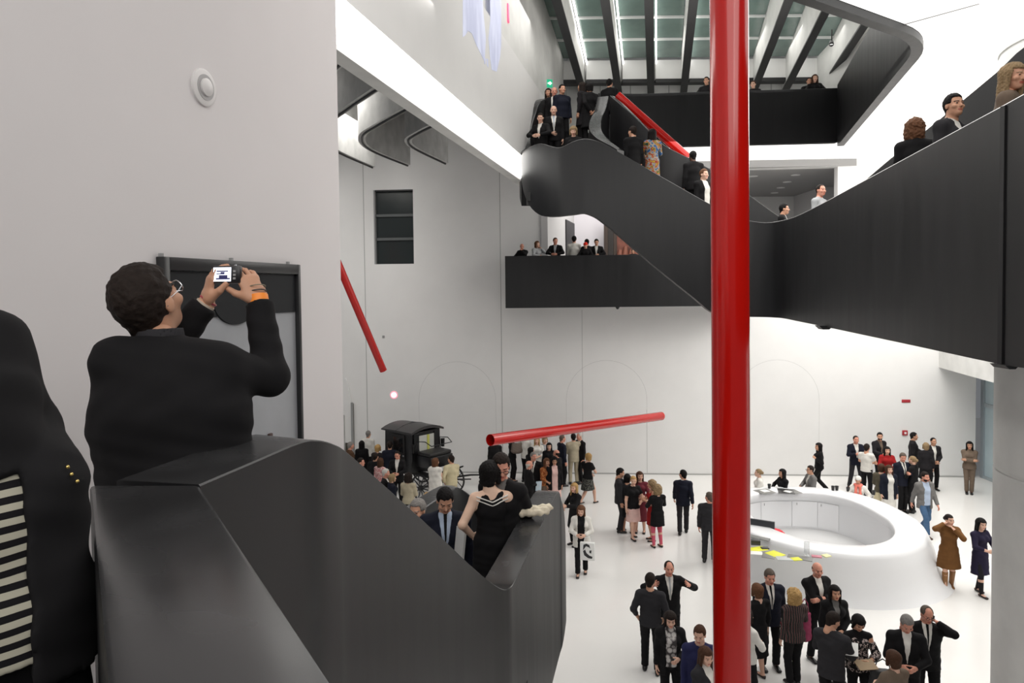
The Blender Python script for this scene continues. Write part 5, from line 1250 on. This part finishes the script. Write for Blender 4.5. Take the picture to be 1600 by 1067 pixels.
V('blonde woman in a black coat with arm stretched towards the parapet', 898, 755, 1.68, 120, 'f', 'fair', ('long', 'blond'), ('coat', 'black'), TB, ('reach', 'hold'), 'stand', (30, 0), group=g2, h=.018)
pwj = V('auburn-haired woman in a white jacket and black leggings carrying a printed bag', 908, 790, 1.68, 172, 'f', 'fair', ('long', 'auburn'), ('open', 'white', 'black'), TB, ('hold', 'hold'), 'stepl', (-5, -12), group=g2, h=.016, shoes='heels')
g3 = 'group chatting in the middle of the white floor'
V('man in a dark suit with hand on his mouth, left of the women', 968, 732, 1.80, -95, 'm', 'tan', ('short', 'black'), ('suit', 'charcoal'), TC, ('face', 'down'), head=(0, -12), group=g3, h=.018)
V('dark-haired woman half hidden behind the man in the dark suit', 980, 741, 1.66, -20, 'f', 'tan', ('bob', 'black'), ('sweater', 'charcoal'), ('skirt', 'black'), group=g3, shoes='heels')
V('blonde woman in black top and pale pink skirt facing the camera', 989, 744, 1.72, -160, 'f', 'fair', ('bun', 'blond'), ('tee', 'black'), ('skirt', 'pink'), ('hold', 'down'), 'stepl', (-20, -6), group=g3, h=.016, shoes='heels')
V('brown-haired woman in a burgundy patterned dress behind the pink skirt', 1000, 737, 1.72, 165, 'f', 'fair', ('long', 'brown'), ('sleevedress', 'burgundy', .35), None, ('hold', 'down'), head=(20, 0), group=g3, h=.018, shoes='heels')
V('blonde woman with bare arm raised, behind the woman in pink tights', 1019, 750, 1.66, 90, 'f', 'tan', ('curly', 'ashblond'), ('dress', 'red'), None, ('chest', 'hold'), group=g3, h=.018, shoes='heels')
V('blonde woman in a black dress and bright pink tights seen from behind', 1027, 757, 1.68, 15, 'f', 'fair', ('curly', 'ashblond'), ('sleevedress', 'black', .62), ('none', 'black', 'hotpink'), ('hold', 'hold'), 'stand', (10, 0), group=g3, h=.016, shoes='heels')
V('dark-haired man in a navy jacket walking away across the empty floor', 1067, 735, 1.78, -12, 'm', 'tan', ('short', 'black'), ('suit', 'navy', 'white'), TC, ('swingf', 'swingb'), 'stepl', (45, 0), group=g3, h=.016)
p44 = V('man in a dark grey jacket with papers in his back-turned hand by the red pole', 1108, 770, 1.76, -20, 'm', 'ruddy', ('short', 'greybrown'), ('jacket', 'charcoal'), TC, ('down', 'pocket'), 'stand', (50, 0), group=g3, h=.016, build=1.06)
g4 = 'visitors in the foreground of the lobby'
V('balding man in black suit and silver tie lifting both hands', 1045, 877, 1.80, 178, 'm', 'ruddy', ('receding', 'dark'), ('suit', 'black', 'white', 'palegrey'), TB, ('shoulderhug', 'shoulderhug'), group=g4, h=.014, hands=('open', 'open'), build=1.08, hh=.008)
V('man in dark shirt with rolled sleeves seen from behind, facing the silver tie', 1016, 897, 1.78, -15, 'm', 'tan', ('short', 'dark'), ('blouse', 'charcoal'), TB, ('pocket', 'pocket'), 'contra', (-15, 0), group=g4, h=.014, build=1.04, hh=.008)
V('woman with dark fringe, black cardigan and grey patterned top', 1047, 956, 1.68, 176, 'f', 'fair', ('bob', 'dark'), ('open', 'black', 'lines'), TB, ('hold', 'down'), 'stand', (0, -10), group=g4, h=.014, hh=.008)
V('brown-haired man in a navy blue sweater left of the red pole', 1093, 978, 1.78, 168, 'm', 'fair', ('short', 'brown'), ('sweater', 'indigo'), ('trousers', 'jeans'), ('down', 'down'), 'stand', (-14, -10), group=g4, h=.014, hh=.008)
V('long-haired person in grey denim jacket and white shirt at the pole foot', 1101, 1012, 1.70, -140, 'f', 'fair', ('long', 'brown'), ('open', 'charcoal', 'white'), ('trousers', 'jeans'), ('strap', 'down'), 'stand', (-20, -8), group=g4, h=.014, hh=.008)
V('auburn-haired woman in black seen from behind, right edge of the red pole', 1184, 913, 1.68, 20, 'f', 'fair', ('bob', 'auburn'), ('sleevedress', 'black', .45), None, ('down', 'down'), group=g4, h=.015, hh=.009, shoes='heels')
V('woman in a white sleeve half hidden behind the red pole', 1166, 952, 1.64, -60, 'f', 'fair', ('bob', 'dark'), ('shirt', 'white'), TB, ('down', 'hold'), group=g4, h=.016)
V('grey-haired man in a navy suit and dark tie in front of the desk', 1202, 890, 1.80, 180, 'm', 'ruddy', ('short', 'greybrown'), ('suit', 'navy', 'white', 'black'), TB, ('down', 'down'), 'stand', (0, -8), group=g4, h=.014, hh=.008, build=1.08)
V('woman with wavy blond hair and a striped jacket seen from behind', 1241, 920, 1.70, 8, 'f', 'fair', ('curly', 'blond'), ('jacket', 'pinstripe'), TB, ('down', 'hold'), 'close', group=g4, h=.014, hh=.009)
V('bald man in a black cardigan with folded arms before the desk', 1276, 879, 1.80, -168, 'm', 'ruddy', ('bald', 'dark'), ('cardigan', 'black', 'white'), TB, ('cross', 'cross'), 'stand', (-12, -4), group=g4, h=.014, hh=.008, build=1.1)
V('dark-haired woman in a black coat standing beside the bald man', 1304, 915, 1.66, 178, 'f', 'tan', ('straight', 'black'), ('coat', 'black', 'grey'), TB, ('front', 'down'), group=g4, h=.014, hh=.008)
p55 = V('man in a dark suit showing white papers, seen from behind at the right', 1299, 960, 1.78, -42, 'm', 'tan', ('short', 'dark'), ('suit', 'charcoal', 'white'), TB, ('hold', 'hold'), 'stand', (-30, -16), group=g4, h=.014, hh=.008, build=1.08, bend=5)
p56 = V('woman with a black bob and off-shoulder black and white blouse reading', 1341, 961, 1.66, 170, 'f', 'tan', ('bob', 'black'), ('open_shoulder', 'floral'), ('trousers', 'black'), ('hold', 'hold'), 'stand', (10, -28), group=g4, h=.014, hh=.008)
V('grey-haired man in a dark jacket and open white shirt looking down', 1416, 959, 1.80, 158, 'm', 'ruddy', ('short', 'grey'), ('jacket', 'black', 'white'), TB, ('hold', 'hold'), 'stand', (10, -26), group=g4, h=.014, hh=.008, build=1.05, bend=4)
p58 = V('balding man with glasses holding a phone to his ear', 1448, 947, 1.80, 160, 'm', 'ruddy', ('receding', 'greybrown'), ('suit', 'black', 'white', 'black'), TB, ('ear', 'down'), 'stand', (15, -14), group=g4, h=.014, hh=.008, build=1.04); glasses(p58)
V('brown-haired woman in a grey top seen from behind at the bottom edge', 1397, 1018, 1.66, 15, 'f', 'fair', ('bob', 'brown'), ('blouse', 'taupe'), ('skirt', 'black'), ('hold', 'front'), group=g4, h=.014, hh=.009, shoes='heels')
g5 = 'visitors round the white desk'
V('blonde woman in white leaning at the back of the desk, far left', 1186, 733, 1.60, 75, 'f', 'fair', ('bun', 'ashblond'), ('shirt', 'white'), TB, ('front', 'front'), group=g5)
V('black-haired woman in black behind the back rim of the desk', 1223, 733, 1.60, 100, 'f', 'tan', ('straight', 'black'), ('sweater', 'black'), TB, ('front', 'lean'), group=g5)
p63 = V('man in glasses and grey jacket in profile behind the desk', 1267, 728, 1.66, 95, 'm', 'tan', ('short', 'dark'), ('jacket', 'grey', 'white'), ('trousers', 'grey'), ('front', 'hold'), group=g5); glasses(p63)
V('woman with long dark hair in black walking left behind the desk', 1280, 690, 1.72, 75, 'f', 'tan', ('long', 'black'), ('jacket', 'black'), TB, ('strap', 'down'), 'walk', (20, 0), group=g5)
V('man in a navy blazer and white shirt with legs apart by the wall', 1337, 681, 1.80, 175, 'm', 'ruddy', ('crop', 'dark'), ('suit', 'navy', 'white'), ('trousers', 'charcoal'), ('hold', 'chest'), 'wide', group=g5)
V('man in an untucked white shirt turned away, right of the navy blazer', 1354, 694, 1.74, -50, 'm', 'tan', ('short', 'dark'), ('tee', 'white'), TB, ('hold', 'hold'), group=g5)
p67 = V('bearded man in a dark jacket, tallest of the wall group', 1374, 676, 1.82, -170, 'm', 'tan', ('short', 'black'), ('jacket', 'dark', 'taupe'), TB, ('down', 'hold'), head=(-30, 0), group=g5)
V('dark-haired woman in a red top inside the wall group', 1386, 698, 1.68, 165, 'f', 'fair', ('long', 'black'), ('sweater', 'red'), TB, ('hold', 'hold'), group=g5)
V('brown-haired woman in a grey-brown top and cream skirt, left of the white dress', 1377, 725, 1.64, -40, 'f', 'fair', ('bob', 'brown'), ('blouse', 'olive'), ('skirt', 'cream'), ('front', 'strap'), group=g5, shoes='heels')
V('woman in a white dress and short dark jacket right of the desk', 1389, 727, 1.66, 178, 'f', 'fair', ('long', 'brown'), ('open', 'navy', 'white'), ('skirt', 'white'), ('down', 'down'), group=g5, shoes='heels')
V('grey-haired man in navy suit and tie talking with his hands', 1410, 708, 1.80, -175, 'm', 'ruddy', ('short', 'greybrown'), ('suit', 'navy', 'white', 'black'), TB, ('chest', 'down'), 'close', (-20, -10), group=g5, h=.018)
V('woman with pinned fair hair in a dark trouser suit turned from the camera', 1427, 713, 1.72, 40, 'f', 'fair', ('bun', 'ashblond'), ('jacket', 'black'), TB, ('hold', 'down'), 'close', group=g5, h=.018)
p72 = V('woman in white cap and coral scarf leaning on the desk rim', 1341, 744, 1.56, 150, 'f', 'tan', ('cap', 'brown'), ('shirt', 'white'), TB, ('lean', 'rest'), 'stand', (0, -10), group=g5)
V('tall dark-haired man in a charcoal jacket below the fire alarm', 1427, 676, 1.82, -120, 'm', 'tan', ('short', 'black'), ('jacket', 'dark'), TB, ('hold', 'down'), group=g5)
V('woman with grey-brown hair and dark clothes seen from behind, right of the alarm', 1447, 692, 1.66, -20, 'f', 'fair', ('bob', 'ashblond'), ('jacket', 'dark'), ('skirt', 'black'), group=g5)
V('man in an open dark blazer and white shirt, hands joined, rightmost of the group', 1458, 684, 1.76, 178, 'm', 'olive', ('crop', 'black'), ('cardigan', 'dark', 'white'), TB, ('front', 'front'), group=g5)
V('woman in a taupe suit with folded arms by the glass door', 1515, 690, 1.72, 150, 'f', 'olive', ('straight', 'black'), ('jacket', 'taupe'), ('trousers', 'taupe'), ('cross', 'cross'), 'close', group=g5)
p77 = V('bearded man in grey blazer and blue jeans walking past the desk', 1445, 735, 1.78, -176, 'm', 'ruddy', ('short', 'dark'), ('open', 'grey', 'lightblue'), ('trousers', 'jeans'), ('swingf', 'swingb'), 'walk2', (10, 0), group=g5, h=.016, shoes='brown')
V('woman in a long brown coat and tan boots shading her face', 1483, 804, 1.70, 160, 'f', 'fair', ('bun', 'dark'), ('coat', 'tan'), None, ('face', 'ear'), 'stepl', (30, 0), group=g5, h=.016, shoes='boots')
V('dark-haired woman in a purple-black dress beside the concrete column', 1532, 810, 1.70, -165, 'f', 'fair', ('long', 'black'), ('sleevedress', 'purple', .48), ('none', 'black', 'dark'), ('hold', 'hold'), 'stepl', (-10, -8), group=g5, h=.016, shoes='heels')
g6 = 'people leaning on the gallery balcony'
zb2 = 7.045
for lab, px, py, H, fc, sx, sk, hr, tp_, ar, hd in (
    ('balding man in black with chin on hand, leftmost on the balcony', 816, 381, 1.66, 150, 'm', 'ruddy', ('bald', 'dark'), ('jacket', 'black'), ('face', 'rest'), (30, -10)),
    ('woman with long auburn hair and grey top on the balcony', 839, 377, 1.68, -140, 'f', 'fair', ('long', 'auburn'), ('sweater', 'palegrey'), ('face', 'rest'), (0, 0)),
    ('dark-haired man in a dark jacket with folded hands on the balcony rail', 868, 372, 1.74, 165, 'm', 'ruddy', ('short', 'brown'), ('jacket', 'black', 'palegrey'), ('rest', 'rest'), (30, 0)),
    ('man in a white shirt with his back to the balcony rail', 897, 369, 1.76, -8, 'm', 'tan', ('short', 'black'), ('shirt', 'white'), ('front', 'front'), (0, 0)),
    ('man in dark clothes behind the red hat on the balcony', 917, 374, 1.74, 20, 'm', 'tan', ('short', 'black'), ('jacket', 'black'), ('front', 'front'), (0, 0)),
    ('man with dark hair and white shirt front, right of the red hat', 932, 374, 1.74, 170, 'm', 'tan', ('short', 'dark'), ('jacket', 'black', 'white'), ('rest', 'down'), (0, -14)),
    ('person with greying hair low at the right end of the balcony', 989, 389, 1.58, 150, 'm', 'tan', ('short', 'greybrown'), ('jacket', 'dark'), ('rest', 'rest'), (0, -10))):
    p = G(px, py, zb2+H); p = P(px, py, 25.0); H2 = p.z-zb2
    person(lab, (p.x, p.y, zb2), fc, H2, sx, sk, hr, tp_, TB, ar, 'stand', hd, h=.02, group=g6)
p = P(915, 379, 24.75); ph = person('person in a red knitted hat and black coat on the balcony', (p.x, p.y, zb2), 165, p.z-zb2, 'f', 'fair', ('cap', 'brown'), ('coat', 'black'), TB, ('rest', 'rest'), 'stand', (0, -20), h=.02, group=g6)
for c_ in ph.root.children:
    if c_.name.startswith('cap'): c_.data.materials[0] = cmat('hat_red', (214, 48, 34))
g7 = 'people on the overhead stairs'
for lab, px, py, Y, H, fc, sx, sk, hr, tp_, bo, ar, hd in (
    ('man in a dark suit seen from behind climbing the upper flight', 989, 198, 17.4, 1.76, 20, 'm', 'tan', ('short', 'dark'), ('suit', 'black', 'white'), TB, ('down', 'down'), (20, 0)),
    ('dark-haired woman in a multicoloured dress climbing the upper flight', 1019, 202, 17.5, 1.68, 10, 'f', 'tan', ('long', 'black'), ('sleevedress', 'colourful', .3), None, ('hold', 'hold'), (0, 0)),
    ('man in a dark suit seen from behind lower on the upper flight', 1083, 236, 17.5, 1.80, 10, 'm', 'dark', ('crop', 'black'), ('suit', 'black'), TB, ('down', 'down'), (0, 0)),
    ('reddish-haired man in a dark suit and white shirt walking down the flight', 1099, 265, 17.0, 1.78, -150, 'm', 'fair', ('short', 'auburn'), ('open', 'black', 'white'), TB, ('down', 'down'), (0, 0)),
    ('person in dark clothes at the left of the landing crowd', 857, 139, 20.6, 1.68, 160, 'f', 'tan', ('long', 'dark'), ('coat', 'black'), TB, ('hold', 'hold'), (0, 0)),
    ('bald red-faced man with white shirt front on the landing', 866, 137, 19.9, 1.76, 178, 'm', 'ruddy', ('bald', 'dark'), ('open', 'black', 'white'), TB, ('down', 'down'), (0, -8)),
    ('dark-haired man in a navy jacket right of the bald red-faced man', 878, 133, 19.8, 1.80, -160, 'm', 'tan', ('short', 'black'), ('jacket', 'navy'), TB, ('down', 'down'), (0, 0)),
    ('person with long dark hair and dark coat in the middle of the landing crowd', 910, 129, 20.0, 1.76, 60, 'm', 'tan', ('long', 'dark'), ('coat', 'dark'), TB, ('down', 'down'), (0, 0)),
    ('dark-haired person in black at the right of the landing crowd', 921, 130, 19.6, 1.76, 20, 'm', 'tan', ('bob', 'black'), ('coat', 'black'), TB, ('back', 'back'), (0, 0)),
    ('dark-haired man beyond the landing parapet above the slanting red pipe', 952, 124, 21.0, 1.76, -30, 'm', 'tan', ('short', 'black'), ('suit', 'black', 'white'), TB, ('down', 'down'), (0, 0)),
    ('bald man with a pale tie one step below the landing crowd', 865, 166, 18.8, 1.74, 178, 'm', 'fair', ('bald', 'grey'), ('suit', 'black', 'white', 'lightblue'), TB, ('down', 'front'), (0, -6)),
    ('dark-haired man with white collar leaning out on the left landing parapet', 845, 178, 18.6, 1.70, 150, 'm', 'fair', ('short', 'dark'), ('jacket', 'black', 'white'), TB, ('rest', 'rest'), (20, -10)),
    ('person with blond hair low behind the bulging stair parapet', 896, 198, 17.5, 1.62, 170, 'f', 'fair', ('bob', 'ashblond'), ('sweater', 'black'), TB, ('down', 'down'), (0, -20)),
    ('man at the far parapet of the top floor, left of the red pole', 1104, 121, 23.3, 1.72, 150, 'm', 'tan', ('short', 'dark'), ('jacket', 'dark'), TB, ('rest', 'rest'), (0, 0)),
    ('person glimpsed at the top parapet right of the red pole', 1177, 127, 23.3, 1.66, 150, 'm', 'fair', ('short', 'brown'), ('jacket', 'dark'), TB, ('rest', 'rest'), (0, 0)),
    ('fair-faced person with long hair at the top parapet far right', 1273, 117, 23.3, 1.70, 170, 'f', 'fair', ('long', 'brown'), ('coat', 'black'), TB, ('rest', 'rest'), (0, 0)),
    ('dark-haired person left of the long-haired one at the top parapet', 1264, 122, 23.4, 1.64, 170, 'm', 'tan', ('short', 'black'), ('jacket', 'black'), TB, ('rest', 'rest'), (0, 0))):
    person(lab, at_depth(px, py, Y, H), fc, H, sx, sk, hr, tp_, bo, ar, 'stand', hd, h=.02, group=g7, shoes='heels' if bo is None else 'black')
g8 = 'people behind the right bridge parapet'
for lab, px, py, Y, H, fc, sx, sk, hr, tp_, ar, hd, hh_ in (
    ('person with tousled brown hair just above the bridge parapet, seen from behind', 1431, 186, 8.7, 1.66, -30, 'f', 'ruddy', ('curly', 'auburn'), ('jacket', 'black'), ('down', 'down'), (-20, 0), .0065),
    ('dark-haired man in dark grey suit and white collar looking out over the bridge', 1487, 149, 7.9, 1.78, -150, 'm', 'olive', ('short', 'black'), ('suit', 'charcoal', 'white'), ('down', 'down'), (-24, 4), .006),
    ('woman with long light-brown hair at the right edge of the bridge', 1579, 101, 6.5, 1.68, -130, 'f', 'tan', ('straight', 'ashblond'), ('jacket', 'taupe'), ('down', 'down'), (-35, -6), .006),
    ('man with cropped hair and pale shirt beyond the low end of the bridge', 1281, 289, 15.2, 1.76, -140, 'm', 'ruddy', ('crop', 'dark'), ('shirt', 'palegrey'), ('down', 'down'), (-20, 0), .01),
    ('dark-haired man beside the low turn of the overhead stairs', 1224, 319, 16.6, 1.72, -120, 'm', 'tan', ('short', 'black'), ('jacket', 'black', 'white'), ('down', 'down'), (0, 0), .01)):
    person(lab, at_depth(px, py, Y, H), fc, H, sx, sk, hr, tp_, TB, ar, 'stand', hd, h=.018, group=g8, hh=hh_)

def beard(p, m):
    M = np.array(p.hM); T = SDF(.01)
    T.ell(p.hc+M @ np.array((0, .026, -.066))*p.hs, np.array((.062, .068, .054))*p.hs, M)
    T.ell(p.hc+M @ np.array((0, .080, -.050))*p.hs, np.array((.026, .05, .016))*p.hs, M, .006, 1); T.ell(p.hc+M @ np.array((0, .03, .01))*p.hs, np.array((.09, .12, .050))*p.hs, M, .01, 1); T.ell(p.hc+M @ np.array((0, -.07, -.06))*p.hs, np.array((.1, .07, .1))*p.hs, M, .01, 1)
    p.part('beard', T, hair_mat(m), .008)
beard(p67, 'black'); beard(p77, 'dark')
T = SDF(.02); n_ = p72.A['nek']
for k in range(10): T.ell(n_+np.array((.085*math.cos(k*math.pi/5), .085*math.sin(k*math.pi/5)+.015, .015)), (.04, .04, .035))
T.cap(n_+np.array((-.05, .11, 0)), n_+np.array((-.06, .15, -.24)), .035, .045); T.cap(n_+np.array((.05, .11, 0)), n_+np.array((.05, .15, -.20)), .035, .045)
p72.part('scarf', T, mat('coral_scarf', rgb(224, 120, 104), .8, vary=.2, scale=12), .014)
# ---- things people carry
w = WP(p44, p44.hands['R'][0]); o = box('folded_papers', (-.06, -.006, -.09), (.06, .006, .09), pw); o.location = w+Vector((-.02, -.03, -.05)); o.rotation_euler = (0, .2, -.3); tag(o, 'folded white papers in the hand of the man by the red pole', 'papers')
w = (WP(p28, p28.hands['R'][0])+WP(p28, p28.hands['L'][0]))/2; o = box('folder', (-.10, -.008, -.14), (.10, .008, .14), mat('folder_pale_blue', (.45, .55, .62), .5)); o.location = w+Vector((.05, -.04, 0)); o.rotation_euler = (0, .1, .5); tag(o, 'pale blue folder held by the bald man in profile', 'folder')

def bag(name, label, cat, loc_, size, m, rz=0, handle=True):
    t = thing(name, label, cat, loc_, None, math.radians(rz)); w_, d_, h_ = size
    S2 = SDF(.03); S2.ecap((0, 0, -h_*.40), (0, 0, h_*.42), (w_/2, d_/2), (w_*.40, d_*.30), (1, 0, 0), flat=1)
    v, f = S2.mesh(.014, lambda x, y, z: .004*np.sin(x*45+z*30)*np.sin(z*38)); mobj('bag_body', fastmesh('bag_body', v, f, [m]), None, t)
    if handle: tube('handle', [(-w_*.28, 0, h_*.40), (-w_*.2, 0, h_*.75), (0, 0, h_*.9), (w_*.2, 0, h_*.75), (w_*.28, 0, h_*.40)], .010, m, t, 8)
    return t
def hand_at(p, n, off=(0, 0, 0)): return WP(p, p.hands[n][0])+Vector(off)
h_ = hand_at(pwj, 'L'); t = thing('printed_bag', 'white carrier bag printed with a black figure, held by the white-jacketed woman', 'bag', (h_.x+.12, h_.y-.06, h_.z-.30), None, math.radians(-12))
box('bag_body', (-.17, -.045, -.22), (.17, .045, .20), pw, t, bevel=.012)
bkp = mat('print_black', (.02, .02, .022), .5)
def flat(name, pts, y, m, par):
    n = len(pts); vs = [Vector((x, y, z)) for x, z in pts]+[Vector((x, y+.002, z)) for x, z in pts]
    return pymesh(name, vs, [tuple(range(n)), tuple(range(n, 2*n))[::-1]]+[(i, (i+1) % n, n+(i+1) % n, n+i) for i in range(n)], m, par)
flat('print', [(-.09, .15), (-.02, .18), (.05, .15), (.07, .07), (.03, .10), (-.03, .12), (-.07, .06), (-.10, .02)], -.048, bkp, t); flat('print', [(-.10, .0), (-.05, .04), (-.02, -.04), (.05, -.10), (.12, -.12), (.11, -.17), (.02, -.16), (-.07, -.10)], -.048, bkp, t); flat('print', [(.05, .02), (.10, .03), (.09, -.05), (.05, -.03)], -.048, bkp, t)
tube('handle', [(-.08, 0, .2), (-.06, 0, .31), (.06, 0, .31), (.08, 0, .2)], .008, pw, t, 8)
h_ = hand_at(pb_bag, 'R'); bag('shoulder_bag', 'large brown leather shoulder bag under the horizontal pipe', 'bag', (h_.x-.02, h_.y-.20, h_.z+.02), (.50, .24, .32), mat('brown_leather', (.13, .10, .08), .5), 20)
h_ = hand_at(p56, 'L'); bag('tote_bag', 'black slouchy bag on the arm of the woman in the printed blouse', 'bag', (h_.x+.24, h_.y+.0, h_.z-.22), (.42, .22, .36), mat('black_bag', (.02, .02, .022), .55), -10)
w = P(1322, 1013, (WP(p56, p56.hands['L'][0]).y+WP(p55, p55.hands['R'][0]).y)/2-.1); o = box('open_papers', (-.17, -.12, -.004), (.17, .12, .004), pw); o.location = w; o.rotation_euler = (.45, -.1, -.5); tag(o, 'open white papers shared by the suited man and the reading woman', 'papers')
w = P(1335, 1022, 12.6); w = (WP(p56, p56.hands['L'][0])+WP(p56, p56.hands['R'][0]))/2; o = box('folder', (-.15, -.10, -.005), (.15, .10, .005), mat('folder_tan', (.32, .22, .12), .6)); o.location = w+Vector((0, -.03, .03)); o.rotation_euler = (.3, 0, .1); tag(o, 'tan folder in the hands of the woman with black bob', 'folder')
h_ = hand_at(p58, 'L'); o = box('mobile_phone', (-.012, -.025, -.05), (.012, .025, .05), M_cb, bevel=.004); o.location = h_+Vector((.0, -.02, .01)); o.rotation_euler = (.2, .2, .4); tag(o, 'dark mobile phone at the ear of the balding man', 'phone')
g = at_head(1257, 975, 1.0); t = bag('pink_scarf_bag', 'rose pink scarf bag hanging beside the striped jacket', 'bag', (g[0], g[1], .98), (.26, .16, .52), cl('rose'), 0, True)
bpy.context.view_layer.update()
